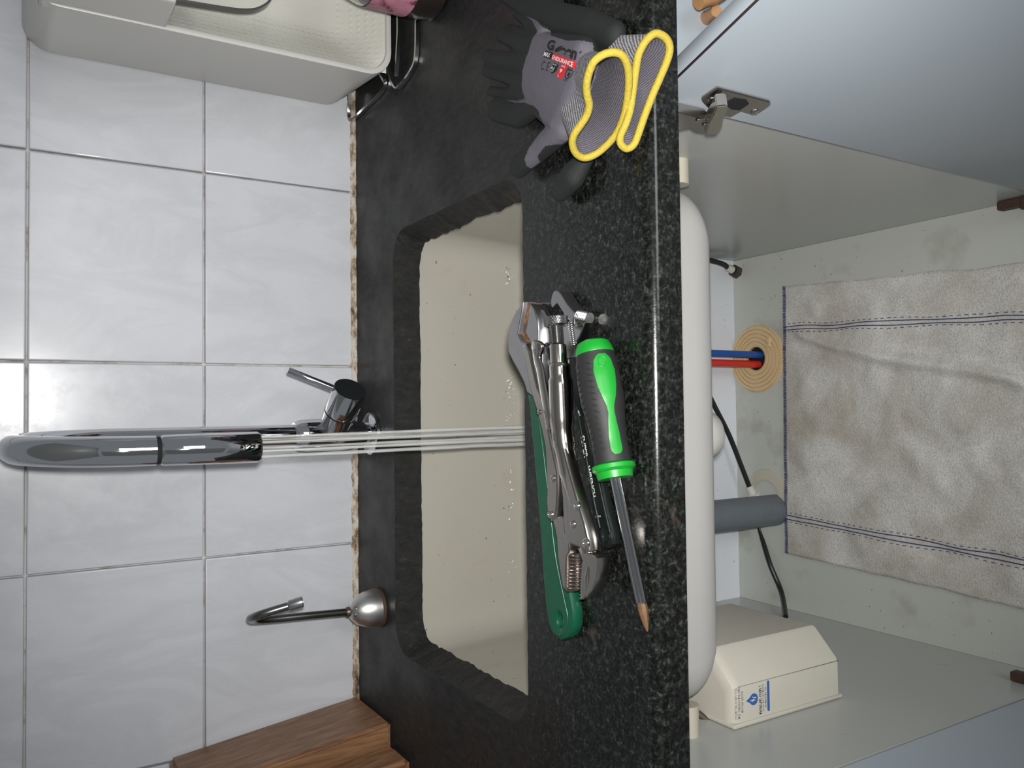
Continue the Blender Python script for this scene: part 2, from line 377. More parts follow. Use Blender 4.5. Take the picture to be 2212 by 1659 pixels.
o = box('wall_front', (-1.6, -3.06, -0.86), (0.15, -3.0, 1.60), M['plaster'], bev=0); tag(o, 'unseen piece of kitchen wall opposite the sink, cut short for chrome reflections', 'wall', kind='structure')  # unseen, added: chrome mirrors this wall on one side, open world on the other
o = box('ceiling', (-1.6, -2.6, 1.60), (1.6, 0.1, 1.66), M['housing'], bev=0); tag(o, 'unseen white kitchen ceiling, added for chrome reflections', 'ceiling', kind='structure')  # out of view, added to give the faucet arc something darker to mirror

# ------------------------------------------------------------------ countertop with sink cutout
HX0, HX1, HY0, HY1 = -0.302, 0.203, -0.427, -0.131
def counter():
    bm = bmesh.new(); TK = 0.030
    def ring(x0, x1, y0, y1, r, z, jit):
        out = []
        for a, b in zip(rrect(x0, x1, y0, y1, r, z, 10), rrect(x0, x1, y0, y1, r, z, 10)[1:]+[None]):
            out.append(a)
        dense = []
        for i in range(len(out)):
            a, b = out[i], out[(i+1) % len(out)]; L = (b-a).length; m = max(1, int(L/0.006))
            for k in range(m): dense.append(a.lerp(b, k/m))
        return [p + V((random.gauss(0, jit), random.gauss(0, jit), 0)) for p in dense]
    random.seed(3)
    top = ring(HX0, HX1, HY0, HY1, 0.036, 0, 0.0004)
    n = len(top); cx, cy = (HX0+HX1)/2, (HY0+HY1)/2
    low = []; w = 0.0
    for p in top:
        w = 0.85*w + random.gauss(0, 0.00055)
        ix = 0.0125 + w + random.gauss(0, 0.0004)
        k = 0.25 if p.y < HY0+0.012 else 1.0
        q = V((p.x - ix*(p.x-cx)/(HX1-cx), p.y - ix*k*(p.y-cy)/(HY1-cy), -TK)); low.append(q)
    mid = [a.lerp(b, 0.25)+V((0,0,-0.0006)) for a, b in zip(top, low)]
    T = [bm.verts.new(p) for p in top]; Mi = [bm.verts.new((a.x*0.35+b.x*0.65+random.gauss(0,.0005), a.y*0.35+b.y*0.65+random.gauss(0,.0005), -TK*0.55)) for a, b in zip(top, low)]
    Lo = [bm.verts.new(p) for p in low]
    X0, X1, YF, YB = -1.0, 1.05, -0.588, -0.0005
    side = []
    for A, B in ((T, Mi), (Mi, Lo)):
        for k in range(n): side.append(bm.faces.new((A[k], A[(k+1) % n], B[(k+1) % n], B[k])))
    for f in side: f.material_index = 1
    # front roll
    prof = [(YF, 0.0)]
    for k in range(1, 8):
        a = math.radians(90*k/7); prof.append((YF-0.013*math.sin(a), -0.010*(1-math.cos(a))))
    prof += [(YF-0.013, -TK+0.001), (YF-0.0115, -TK)]
    xs = (X0, X1)
    cols = [[bm.verts.new((x, y, z)) for y, z in prof] for x in xs]
    for j in range(len(prof)-1): bm.faces.new((cols[0][j], cols[1][j], cols[1][j+1], cols[0][j+1]))
    tb = [bm.verts.new((X0, YB, 0)), bm.verts.new((X1, YB, 0))]; bb = [bm.verts.new((X0, YB, -TK)), bm.verts.new((X1, YB, -TK))]
    def fill(outer, inner):
        es = []
        for l in (outer, inner):
            for k in range(len(l)):
                a, b = l[k], l[(k+1) % len(l)]; es.append(bm.edges.get((a, b)) or bm.edges.new((a, b)))
        bmesh.ops.triangle_fill(bm, edges=es, use_beauty=True)
    fill([cols[0][0], cols[1][0], tb[1], tb[0]], T)
    fill([cols[0][-1], cols[1][-1], bb[1], bb[0]], Lo)
    bm.faces.new((tb[0], tb[1], bb[1], bb[0]))
    return bm
o = from_bm('countertop', counter(), [M['granite'], M['cut_stone']], None, True, 30)
tag(o, 'dark speckled granite countertop with a rough cut sink opening', 'countertop')

# ------------------------------------------------------------------ sink bowl under the counter
sink = thing('sink', (-0.05, -0.285, -0.22), 'white enamelled undermount sink bowl below the granite opening', 'sink')
SX0, SX1, SY0, SY1 = -0.307, 0.208, -0.443, -0.122
loops = []; r = 0.03; zb = -0.205
def ins(d, z, rr=0.04): return rrect(SX0+d, SX1-d, SY0+d, SY1-d, max(0.006, rr-d*0.4), z, 8)
for z in (-0.0315, -0.08, -0.13, zb+0.035): loops.append(ins(0.014*(z+0.03)/(zb+0.03), z))
for k in range(1, 7):
    a = math.radians(90*k/6); loops.append(ins(0.012+0.035*(1-math.cos(a)), zb+0.035*(1-math.sin(a))))
inner = loft('bowl', loops, M['enamel'], sink, True, False, True)
out = [rrect(SX0-0.012, SX1+0.012, SY0-0.012, SY1+0.008, 0.042, -0.0312, 8)]
for z in (-0.0312, -0.10, -0.184): out.append(rrect(SX0-0.007, SX1+0.007, SY0-0.010, SY1+0.006, 0.045, z-0.001, 8))
for k in range(1, 7):
    a = math.radians(90*k/6); d = 0.034*(1-math.cos(a))
    out.append(rrect(SX0-0.007+d, SX1+0.007-d, SY0-0.010+d*0.35, SY1+0.006-d, 0.045, -0.185-0.033*math.sin(a), 8))
loft('shell', out, M['sink_out'], sink, True, False, True)
lathe('drain_strainer', [(0.0, 0.001), (0.034, 0.001), (0.042, 0.003), (0.044, 0.0)], (-0.05, -0.285, zb-0.0005), (0,0,1), M['chrome_worn'], sink)
random.seed(21); bm = bmesh.new()
for k in range(70):
    x = random.choice((0.17, 0.16, 0.02, 0.01, 0.0, -0.01, -0.02, -0.10, -0.12, -0.15, -0.22))+random.gauss(0, 0.008); z = -0.163+random.gauss(0, 0.004)
    bmesh.ops.create_icosphere(bm, subdivisions=1, radius=random.uniform(0.0006, 0.0016), matrix=Matrix.Translation((x, SY1-0.0120, z)))
o = from_bm('water_droplets', bm, M['drop'], sink); o['kind'] = 'stuff'
sp = thing('sink_trap', (-0.05, -0.28, -0.41), 'white plastic siphon cup peeking out below the sink bowl', 'siphon')
lathe('trap_cup', [(0.004, 0.0), (0.020, 0.004), (0.031, 0.016), (0.035, 0.036), (0.033, 0.050), (0.028, 0.052), (0.028, 0.068), (0.02, 0.07), (0.02, 0.142)], (-0.05, -0.28, -0.388), (0,0,1), M['white_plastic'], sp)
lathe('trap_nut', [(0.0, 0.0), (0.030, 0.0), (0.030, 0.022), (0.0, 0.022)], (-0.05, -0.28, -0.243), (0,0,1), M['white_plastic'], sp, seg=16)

# ------------------------------------------------------------------ cabinet under the sink
XL, XR, ZF, YB, YP = -0.345, 0.241, -0.685, -0.037, -0.558
cab = thing('sink_cabinet', (-0.05, -0.3, -0.86), 'open white melamine cabinet under the sink with both doors swung wide', 'cabinet')
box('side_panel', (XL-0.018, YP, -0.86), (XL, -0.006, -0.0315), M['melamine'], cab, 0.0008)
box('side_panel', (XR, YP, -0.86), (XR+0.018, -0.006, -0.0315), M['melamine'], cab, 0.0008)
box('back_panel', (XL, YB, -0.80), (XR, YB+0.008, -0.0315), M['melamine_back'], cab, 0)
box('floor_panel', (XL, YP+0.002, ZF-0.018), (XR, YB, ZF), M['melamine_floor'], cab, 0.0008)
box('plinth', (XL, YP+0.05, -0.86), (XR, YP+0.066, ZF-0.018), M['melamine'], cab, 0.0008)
def door(px, py, dx, dy, w, zt, zb_, th):
    d = V((dx, dy, 0)).normalized(); n = V((d.y, -d.x, 0)) if dx > 0 else V((-d.y, d.x, 0))
    # n points away from the cabinet inside (outer face)
    if n.x*dx < 0: n = -n
    P0 = V((px, py, 0)); bm = bmesh.new()
    vs = [bm.verts.new(P0 + d*a*w + n*b*th + V((0,0,z))) for z in (zb_, zt) for a, b in ((0,0),(1,0),(1,1),(0,1))]
    for f in ((0,1,2,3),(4,5,6,7),(0,1,5,4),(1,2,6,5),(2,3,7,6),(3,0,4,7)): bm.faces.new([vs[i] for i in f])
    bmesh.ops.recalc_face_normals(bm, faces=bm.faces[:])
    bmesh.ops.bevel(bm, geom=bm.edges[:], offset=0.001, segments=1, affect='EDGES')
    return from_bm('door', bm, M['melamine_white'], cab, True, 30), P0, d, n
DZ = -0.034
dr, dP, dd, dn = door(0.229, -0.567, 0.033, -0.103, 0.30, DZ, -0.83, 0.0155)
tag(dr, 'right door swung open with the metal hinge')
bar('edge_line', [dP+dd*0.002-dn*0.0003+V((0,0,DZ-0.0004)), dP+dd*0.299-dn*0.0003+V((0,0,DZ-0.0004))], 0.0014, 0.0012, M['edge_dark'], dr)
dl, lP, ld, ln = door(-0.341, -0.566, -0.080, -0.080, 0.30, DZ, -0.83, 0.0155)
tag(dl, 'left door swung open')
# hinge on the right door
hg = bpy.data.objects.new('hinge', None); C.objects.link(hg); hg.parent = cab; hg.location = V((0.235, -0.60, -0.09))-cab.location
tag(hg, 'nickel plated concealed cup hinge')
def dpt(a, z, off): return dP + dd*a - dn*off + V((0,0,z))         # point on the door's inner face
def plate(name, poly, off0, off1, mat, par, bev=0.0008):
    bm = bmesh.new(); A = [bm.verts.new(dpt(a, z, off0)) for a, z in poly]; B = [bm.verts.new(dpt(a, z, off1)) for a, z in poly]
    n = len(poly); bm.faces.new(A); bm.faces.new(B)
    for k in range(n): bm.faces.new((A[k], A[(k+1) % n], B[(k+1) % n], B[k]))
    bmesh.ops.recalc_face_normals(bm, faces=bm.faces[:])
    if bev: bmesh.ops.bevel(bm, geom=[e for e in bm.edges], offset=bev, segments=2, affect='EDGES')
    return from_bm(name, bm, mat, par, True, 35)
def door_hit(px, py, off=0.0):
    p = unp(px, py, dP - dn*off, dn); return (p-dP).dot(dd), p.z
pl = [door_hit(x, y, 0.003) for x, y in ((1550,190),(1664,220),(1665,228),(1632,250),(1624,249),(1600,242),(1578,254),(1552,250),(1532,236),(1518,222),(1515,214))]
plate('hinge_plate', pl, 0.0004, 0.0032, M['nickel'], hg)
cupo = [door_hit(x, y, 0.0034) for x, y in ((1563,224),(1586,212),(1612,216),(1618,224),(1598,238),(1580,236))]
plate('hinge_cup', cupo, 0.0030, 0.0037, M['dark_hole'], hg, 0)
for x, y in ((1538,217),(1630,242)):
    a, z = door_hit(x, y, 0.0034); lathe('screw', [(0.0, 0.0), (0.0038, 0.0), (0.0036, 0.0008), (0.0012, 0.0012), (0.0, 0.0004)], dpt(a, z, 0.0030), -dn, M['chrome_worn'], hg, seg=14)
pa = [unp(x, y, (0.232, -0.57, 0), V((1,0.15,0)).normalized()) for x, y in ((1466,262),(1500,266),(1522,272))]
def slab(name, quad, ext, mat, par, bev=0.001):
    bm = bmesh.new(); e = V(ext); A = [bm.verts.new(V(p)) for p in quad]; B = [bm.verts.new(V(p)+e) for p in quad]; n = len(quad)
    bm.faces.new(A); bm.faces.new(B)
    for k in range(n): bm.faces.new((A[k], A[(k+1) % n], B[(k+1) % n], B[k]))
    bmesh.ops.recalc_face_normals(bm, faces=bm.faces[:])
    if bev: bmesh.ops.bevel(bm, geom=bm.edges[:], offset=bev, segments=2, affect='EDGES')
    return from_bm(name, bm, mat, par, True, 35)
hq = V((0.218, 0, 0)); hn = V((1, 0.22, 0)).normalized()
H = lambda x, y, d=0.0: unp(x, y, V((0.221-d, -0.575, 0)), hn)
slab('hinge_arm', [H(1440,238), H(1525,257), H(1536,272), H(1528,288), H(1500,284), H(1490,276), H(1440,288)], (0.010, 0.002, 0), M['nickel'], hg)
slab('hinge_link', [H(1548,230,.006), H(1572,228,.006), H(1572,240,.006), H(1562,258,.006), H(1560,276,.006), H(1549,291,.006), H(1523,292,.006), H(1530,268,.006), H(1540,250,.006)], (0.011, 0.002, 0), M['nickel_bright'], hg)
for x, y in ((1508,260),(1522,270)):
    lathe('rivet', [(0.0, 0.0), (0.0022, 0.0), (0.002, 0.0008), (0.0, 0.001)], H(x, y, 0.0006), -hn, M['chrome_worn'], hg, seg=12)
# low rusty hinges on the side panels
for X, sgn, y0, y1, zc, lb in ((XL, 1, -0.575, -0.520, -0.628, 'rusty low hinge on the left side'), (XR, -1, -0.575, -0.500, -0.668, 'rusty low hinge on the right side')):
    e = bpy.data.objects.new('hinge', None); C.objects.link(e); e.parent = cab; e.location = V((X, y0, zc))-cab.location; tag(e, lb)
    box('hinge_arm', (min(X+sgn*0.0005, X+sgn*0.012), y0, zc-0.007), (max(X+sgn*0.0005, X+sgn*0.012), y1, zc+0.007), M['rusty_hinge'], e, 0.002)
    box('hinge_base', (min(X+sgn*0.0005, X+sgn*0.017), y0, zc-0.010), (max(X+sgn*0.0005, X+sgn*0.017), y1-0.028, zc+0.010), M['rusty_hinge'], e, 0.003)

for nm, xa, xb, lab in (('support_rod', SX1+0.0075, XR, 'short cream rod between the sink end and the right cabinet side'), ('support_rod', XL, SX0-0.0075, 'short cream rod between the sink end and the left cabinet side')):
    lathe_o = lathe(nm, [(0.0115, 0), (0.0115, xb-xa)], (xa, -0.428, -0.190), (1,0,0), M['cream'])
    tag(lathe_o, lab, 'rod')

# ------------------------------------------------------------------ neighbouring drawer cabinet on the right
dc = thing('drawer_cabinet', (0.6, -0.3, -0.86), 'white drawer cabinet right of the open door with wooden pull', 'cabinet')
box('cabinet_body', (XR+0.0195, YP, -0.86), (0.95, -0.006, -0.0315), M['melamine_white'], dc, 0.0008)
df = box('drawer_front', (XR+0.022, -0.578, -0.20), (0.93, YP-0.0005, -0.034), M['melamine_white'], dc, 0.001)
hw = tube('wooden_pull', spline([(0.296, -0.6025, -0.050), (0.303, -0.604, -0.062), (0.312, -0.604, -0.074), (0.34, -0.604, -0.085)], 4), [0.006]*4+[0.0075]*8+[0.008], M['tan_wood'], df, 12)
tube('pull_post', [un(1524, 40, 'y', -0.5775), un(1548, 24, 'y', -0.598)], [0.0058, 0.0045], M['tan_wood'], df, 12)
box('drawer_front', (XR+0.022, -0.578, -0.83), (0.93, YP-0.0005, -0.204), M['melamine_white'], dc, 0.001)

# ------------------------------------------------------------------ faucet
FX, FY = -0.043, -0.062
fc = thing('kitchen_faucet', (FX, FY, 0), 'tall chrome gooseneck mixer faucet with running water at the sink', 'faucet')
lathe('base_flange', [(0.0, 0.0), (0.027, 0.0), (0.027, 0.004), (0.022, 0.007), (0.0, 0.007)], (FX, FY, 0.0005), (0,0,1), M['chrome'], fc)
lathe('body', [(0.0150, 0.006), (0.0150, 0.020), (0.0190, 0.030), (0.0200, 0.045), (0.0200, 0.086), (0.0190, 0.096), (0.0160, 0.102), (0.0, 0.102)], (FX, FY, 0), (0,0,1), M['chrome'], fc, cap0=False)
SPY = -0.255; mid = (FY+SPY)/2; Ra = (FY-SPY)/2; zt = 0.305
pth = [(FX, FY, 0.10), (FX, FY, 0.16), (FX, FY, 0.24)]
for k in range(0, 19):
    a = math.pi*k/18; pth.append((FX-0.004*k/18, mid+Ra*math.cos(a), zt+Ra*0.92*math.sin(a)))
pth.append((FX-0.004, SPY, 0.285))
tube('spout_pipe', pth, 0.0135, M['chrome'], fc, 24)
lathe('joint_ring', [(0.0125, 0.0), (0.0125, 0.004)], (FX-0.004, SPY, 0.281), (0,0,1), M['dark_hole'], fc)
lathe('spray_head', [(0.0, 0.0), (0.0135, 0.0), (0.0148, 0.002), (0.0145, 0.05), (0.0138, 0.086), (0.0125, 0.088), (0.0, 0.088)], (FX-0.004, SPY, 0.193), (0,0,1), M['chrome'], fc)
bd = V((0.74, -0.66, -0.08)).normalized(); B0 = V((FX, FY, 0.054))
lathe('valve_branch', [(0.0195, 0.0), (0.0190, 0.020), (0.0200, 0.036)], B0, bd, M['chrome'], fc)
lathe('valve_ring', [(0.0188, 0.0), (0.0188, 0.0025)], B0+bd*0.0358, bd, M['dark_hole'], fc)
cap = lathe('lever_cap', [(0.0198, 0.0), (0.0203, 0.003), (0.0203, 0.034), (0.0195, 0.0365), (0.0, 0.0368)], B0+bd*0.038, bd, M['chrome'], fc)
lathe('cap_face', [(0.0192, 0.0), (0.0, 0.0004)], B0+bd*0.0749, bd, plain('smoked_cap', (0.02,0.024,0.024,1), 0.15, 0.3), fc)
L0 = B0+bd*0.066; L1 = un(622, 800, 'y', -0.10)
ldir = (L1-L0).normalized()
lever = lathe('lever', [(0.0, 0.0), (0.0045, 0.0), (0.0045, (L1-L0).length-0.001), (0.0038, (L1-L0).length), (0.0, (L1-L0).length)], L0, ldir, M['chrome'], fc, seg=18)
rd = (ldir*0.65 + bd.cross(ldir)*-0.75); rd = (rd-bd*rd.dot(bd)).normalized()
mk = B0+bd*0.046+rd*0.0204
slab('red_mark', [mk+bd*0.0025, mk+bd*0.0025+bd.cross(rd)*0.0012, mk-bd*0.0025+bd.cross(rd)*0.0012, mk-bd*0.0025], rd*0.0003, M['red_ink'], fc, 0)

ws = thing('water_stream', (FX-0.004, SPY, -0.2045), 'clear tap water falling in strands from the faucet into the sink', 'water')
random.seed(11)
for i, (a, rr) in enumerate([(0, .009), (50, .0105), (100, .0095), (150, .0105), (200, .010), (250, .0105), (300, .010), (340, .0105), (20, .004), (200, .0045)]):
    x = FX-0.004+rr*math.cos(math.radians(a)); y = SPY+rr*math.sin(math.radians(a)); pts = []; rs = []
    ph = random.uniform(0, 6)
    for k in range(25):
        z = 0.193-0.3965*k/24; s = k/24
        pts.append((x+0.0006*math.sin(9*s+ph)*s+0.0035*s, y+0.0006*math.cos(8*s+ph)*s, z)); rs.append((0.0011+0.0016*s)*(1+0.12*math.sin(23*s+ph)))
    tube('water_strand', pts, rs, M['water'], ws, 8)

# ------------------------------------------------------------------ small filter tap
TB = un(820, 1312, 'z', 0)
ft = thing('filter_tap', (TB.x, TB.y, 0), 'small tarnished gooseneck drinking water tap with a bell base', 'tap')
lathe('base_washer', [(0.0, 0.0), (0.0245, 0.0), (0.0245, 0.004), (0.0, 0.004)], (TB.x, TB.y, 0.0003), (0,0,1), M['rusty_hinge'], ft)
lathe('bell_base', [(0.0235, 0.003), (0.0232, 0.010), (0.0215, 0.020), (0.0175, 0.030), (0.011, 0.037), (0.0065, 0.040), (0.0, 0.040)], (TB.x, TB.y, 0), (0,0,1), plain('satin_bell_metal', (0.62,0.61,0.58,1), 0.36, 1.0, var=0.15, scale=140), ft, cap0=False)
for x, y in ((776, 1311), (775, 1329)):
    p = un(x, y, 'y', TB.y-0.0175); d = V((p.x-TB.x, p.y-TB.y, 0.008)).normalized()
    lathe('vent_dimple', [(0.0, 0.0), (0.0019, 0.0), (0.0, 0.0006)], V((TB.x, TB.y, p.z-0.004))+d*0.0185, d, M['old_steel'], ft, seg=10)
col_top = un(560, 1341, 'y', TB.y); tip = un(640, 1304, 'y', TB.y-0.055)
A0 = V((TB.x, TB.y, 0.038)); A1 = V((col_top.x, TB.y+0.002, col_top.z-0.004)); top = un(541, 1337, 'y', TB.y-0.020); dn1 = un(562, 1328, 'y', TB.y-0.043)
tube('gooseneck', spline([A0, A0.lerp(A1, 0.5), A1, top, dn1, tip.lerp(dn1, 0.2)], 7), 0.0046, M['old_chrome'] if 'old_chrome' in M else plain('tarnished_chrome', (0.20,0.21,0.20,1), 0.28, 1.0, var=0.2, scale=120), ft, 14)
td = (tip-dn1).normalized()
lathe('outlet_tip', [(0.0048, 0.0), (0.0062, 0.002), (0.0062, 0.016), (0.005, 0.0165), (0.0045, 0.014), (0.0, 0.014)], tip-td*0.009, td, M['forged'], ft, seg=16)
lathe('collar', [(0.0062, 0.0), (0.0062, 0.004), (0.0048, 0.006)], (TB.x, TB.y, 0.0385), (0,0,1), M['old_steel'], ft, seg=16)

# ------------------------------------------------------------------ wooden block at the left end
wb = thing('wooden_block', (-0.46, -0.08, 0), 'brown stepped wooden knife block at the far left of the counter', 'knife block')
def extr_x(name, prof, x0, x1, mat, par, bev=0.004, shear=0.0):
    bm = bmesh.new(); A = [bm.verts.new((x0, y, z)) for y, z in prof]; B = [bm.verts.new((x1, y, z)) for y, z in prof]; n = len(prof)
    bm.faces.new(A); bm.faces.new(B)
    for k in range(n): bm.faces.new((A[k], A[(k+1) % n], B[(k+1) % n], B[k]))
    bmesh.ops.recalc_face_normals(bm, faces=bm.faces[:])
    if bev: bmesh.ops.bevel(bm, geom=bm.edges[:], offset=bev, segments=3, affect='EDGES')
    for v in bm.verts: v.co.x += shear*v.co.z
    return from_bm(name, bm, mat, par, True, 35)
extr_x('back_slab', [(-0.006, 0.0006), (-0.118, 0.0006), (-0.118, 0.235), (-0.006, 0.235)], -0.60, -0.391, M['wood'], wb, 0.004, -0.12)
extr_x('front_slab', [(-0.1185, 0.0006), (-0.175, 0.0006), (-0.175, 0.20), (-0.1185, 0.215)], -0.58, -0.415, M['wood'], wb, 0.006, -0.12)

# ------------------------------------------------------------------ white housing on the right of the counter
dp = thing('water_dispenser', (0.5, -0.08, 0), 'white upright countertop housing with a dimpled recessed front by the right edge', 'dispenser')
def sk(p):                                    # the housing stands turned a little
    p = V(p); p.x += (p.y)*0.10 - 0.0*p.z; return p
DX0, DX1, DY, DZ0, DZ1 = 0.3945, 0.66, -0.165, 0.014, 0.388
def front_ring(ix, y, r): return [sk((p.x, y, p.y)) for p in rrect(DX0+ix, DX1-ix, DZ0+ix, DZ1-ix, r, 0, 8)]
loft('housing', [front_ring(0.0, -0.006, 0.03), front_ring(0.0, DY+0.004, 0.03), front_ring(0.0006, DY, 0.03), front_ring(0.003, DY-0.0012, 0.028), front_ring(0.0062, DY, 0.026), front_ring(0.0068, DY+0.004, 0.026)], M['housing'], dp, True, True, False)
bm = bmesh.new(); nx, nz = 30, 40; g = []
for i in range(nx+1):
    rowv = []
    for j in range(nz+1):
        u, v = i/nx, j/nz; e = min(1.0, min(u, 1-u)*(DX1-DX0)/0.06); e2 = min(1.0, min(v, 1-v)*(DZ1-DZ0)/0.06)
        dpt_ = 0.045*math.sin(e*math.pi/2)*math.sin(e2*math.pi/2)
        rowv.append(bm.verts.new(sk((DX0+0.006+(DX1-DX0-0.012)*u, DY+0.003+dpt_, DZ0+0.006+(DZ1-DZ0-0.012)*v))))
    g.append(rowv)
for i in range(nx):
    for j in range(nz): bm.faces.new((g[i][j], g[i+1][j], g[i+1][j+1], g[i][j+1]))
from_bm('dimpled_recess', bm, M['dimpled'], dp)
hd = box('dispensing_head', (DX0+0.004-0.018, -0.225, 0.262), (DX1-0.01, -0.150, 0.376), M['housing'], dp, 0.003)
lathe('nozzle', [(0.0, 0), (0.011, 0), (0.011, 0.03), (0.0, 0.03)], (0.425, -0.19, 0.236), (0,0,1), M['chrome'], hd)
bar('lever_strip', spline([(0.402, -0.182, 0.262), (0.405, -0.182, 0.22), (0.4085, -0.182, 0.19), (0.416, -0.182, 0.172), (0.432, -0.182, 0.160), (0.47, -0.182, 0.157)], 5), 0.0022, 0.009, M['steel_strip'], dp, up=(0,1,0))
def foot(pts, nm='foot_loop'):
    bar(nm, spline(pts, 6), 0.0035, 0.0042, M['chrome_worn'], dp)
foot([(0.412, -0.020, 0.0125), (0.386, -0.012, 0.011), (0.3795, -0.006, 0.004), (0.3815, -0.055, 0.003), (0.384, -0.105, 0.003), (0.392, -0.118, 0.003), (0.405, -0.118, 0.011)])
foot([(0.400, -0.150, 0.0125), (0.376, -0.160, 0.011), (0.3715, -0.164, 0.004), (0.379, -0.196, 0.003), (0.391, -0.209, 0.003), (0.43, -0.212, 0.003), (0.50, -0.212, 0.003), (0.52, -0.19, 0.011)])
bar('foot_loop', [(0.38, -0.170, 0.0105), (0.43, -0.178, 0.0105), (0.50, -0.178, 0.0105)], 0.0035, 0.0042, M['chrome_worn'], dp)

jr = thing('glass_jar', (0.457, -0.264, 0), 'dirty glass jar with pink label in front of the white housing', 'jar')
jprof = [(0.0, 0.0), (0.040, 0.0), (0.0455, 0.005), (0.047, 0.02), (0.047, 0.085), (0.043, 0.10), (0.034, 0.112), (0.034, 0.13)]
jin = [(0.032, 0.13), (0.032, 0.112), (0.041, 0.099), (0.045, 0.084), (0.045, 0.020), (0.043, 0.006), (0.0, 0.004)]
lathe('jar_glass', jprof+jin, (0.457, -0.264, 0.0006), (0,0,1), M['glass'], jr, 40, cap0=False, cap1=False)
lathe('jar_contents', [(0.0, 0.0), (0.042, 0.0), (0.0444, 0.012), (0.0444, 0.030), (0.0, 0.034)], (0.457, -0.264, 0.005), (0,0,1), M['jar_dark'], jr, 40)
lathe('jar_label', [(0.0476, 0.0), (0.0476, 0.045)], (0.457, -0.264, 0.036), (0,0,1), M['pink'], jr, 40, cap0=False, cap1=False)

# ------------------------------------------------------------------ tools
def A_(x, y, z): return un(1090+x/6.91, 620+y/6.91, 'z', z)
def B_(x, y, z): return un(1130+x/6.91, 840+y/6.91, 'z', z)
def C_(x, y, z): return un(1160+x/6.91, 1060+y/6.91, 'z', z)
def Z5(x, y, z): return un(1060+x/3.77, 980+y/3.77, 'z', z)
def PX(x, y, z): return un(x, y, 'z', z)

# dark green adjustable wrench
g0 = PX(1180, 1100, 0)
gw = thing('adjustable_wrench', (g0.x, g0.y, 0), 'adjustable wrench with dark green dipped handle and rusty open jaw', 'wrench', 'adjustable wrenches on the counter')
zt_ = 0.0165
fj = [A_(x, y, zt_) for x, y in ((275,222),(205,310),(150,400),(80,560),(45,780),(50,960),(110,1090),(200,1250),(290,1430),(330,1570),(430,1640),(520,1640),(560,1400),(560,1000),(490,900),(385,862),(250,805),(200,700),(225,540),(245,440),(270,300))]
prism('fixed_jaw', fj, 0.0006, zt_, M['forged'], gw)
mj = [A_(x, y, zt_) for x, y in ((382,250),(440,330),(490,500),(497,640),(497,850),(440,880),(392,845),(350,765),(310,690),(330,560),(360,380))]
prism('sliding_jaw', mj, 0.0008, zt_-0.0002, M['forged'], gw)
rj = [A_(x, y, zt_-0.003) for x, y in ((278,230),(384,232),(365,380),(330,560),(318,690),(392,850),(262,806),(206,705),(245,470))]
prism('jaw_gap_face', rj, 0.001, zt_-0.0045, M['rust'], gw, 0)
sj = [A_(x, y, 0.012) for x, y in ((440,290),(560,330),(650,480),(690,700),(690,900),(520,920),(500,640),(490,500))]
prism('jaw_flank', sj, 0.0008, 0.011, M['chrome_worn'], gw, 0.004)
hz = 0.0125
gh = [PX(x, y, hz) for x, y in ((1137,850),(1148,853),(1172,858),(1180,930),(1190,1030),(1203,1130),(1214,1220),(1228,1275),(1236,1320),(1237,1352),(1229,1375),(1211,1386),(1191,1372),(1181,1345),(1177,1316),(1171,1250),(1165,1150),(1157,1057),(1149,965),(1141,880))]
hc = PX(1207, 1340, hz); hl = [hc + V((0.0058*math.cos(a), 0.0036*math.sin(a), 0)) for a in [2*math.pi*k/16 for k in range(16)]]
prism('handle', gh, 0.0006, hz, M['green_dip'], gw, 0.0035, hole=hl)
tube('handle_rib', spline([PX(x, y, hz-0.0008) for x, y in ((1160,880),(1172,960),(1186,1080),(1200,1200),(1218,1290),(1227,1335),(1222,1362),(1210,1372))], 6), 0.0016, M['green_dip'], gw, 8)

# black handled wrench
b0 = PX(1270, 960, 0)
bw = thing('adjustable_wrench', (b0.x, b0.y, 0), 'black handled adjustable wrench with white lettering and hooked chrome jaw', 'wrench', 'adjustable wrenches on the counter')
zh = 0.0135
hook = [A_(x, y, zh) for x, y in ((770,45),(800,55),(840,95),(920,230),(1000,330),(1085,410),(1100,450),(1040,470),(1035,560),(1000,545),(900,430),(845,340),(778,240),(705,312),(690,280),(685,200),(700,120),(730,60))]
prism('fixed_jaw', hook, 0.0006, zh, M['forged'], bw)
bod = [A_(x, y, zh-0.001) for x, y in ((840,520),(930,500),(1035,565),(1195,535),(1150,660),(1050,880),(1040,1050),(860,1080),(800,900))]
prism('head_body', bod, 0.0007, zh-0.0012, M['chrome_worn'], bw)
w0 = A_(1120, 440, 0.008); w1 = A_(1270, 470, 0.007)
wd = (w1-w0); kn = []
for k in range(13): kn.append((0.0062 if k % 2 else 0.0048, wd.length*k/12))
lathe('adjusting_screw', [(0.0, 0.0)]+kn+[(0.0, wd.length)], w0, wd, M['chrome_worn'], bw, 16, angle=20)
for k in range(12):
    p = A_(935+60*k/11, 520+330*k/11, zh); q = A_(985+45*k/11, 515+330*k/11, zh)
    slab('rack_tooth', [p, q, q+V((-0.0011, 0, 0)), p+V((-0.0011, 0, 0))], (0, 0, -0.003), M['chrome_worn'], bw, 0)
hb = 0.0095
bh = [PX(x, y, hb) for x, y in ((1228,740),(1242,750),(1256,830),(1272,920),(1290,1020),(1307,1100),(1322,1158),(1323,1176),(1313,1187),(1301,1183),(1293,1165),(1280,1100),(1262,1000),(1245,900),(1226,800))]
hc = PX(1307, 1155, hb); hl = [hc + V((0.0065*math.cos(a), 0.0038*math.sin(a), 0)) for a in [2*math.pi*k/14 for k in range(14)]]
prism('handle', bh, 0.0006, hb, M['black_dip'], bw, 0.002, hole=hl)
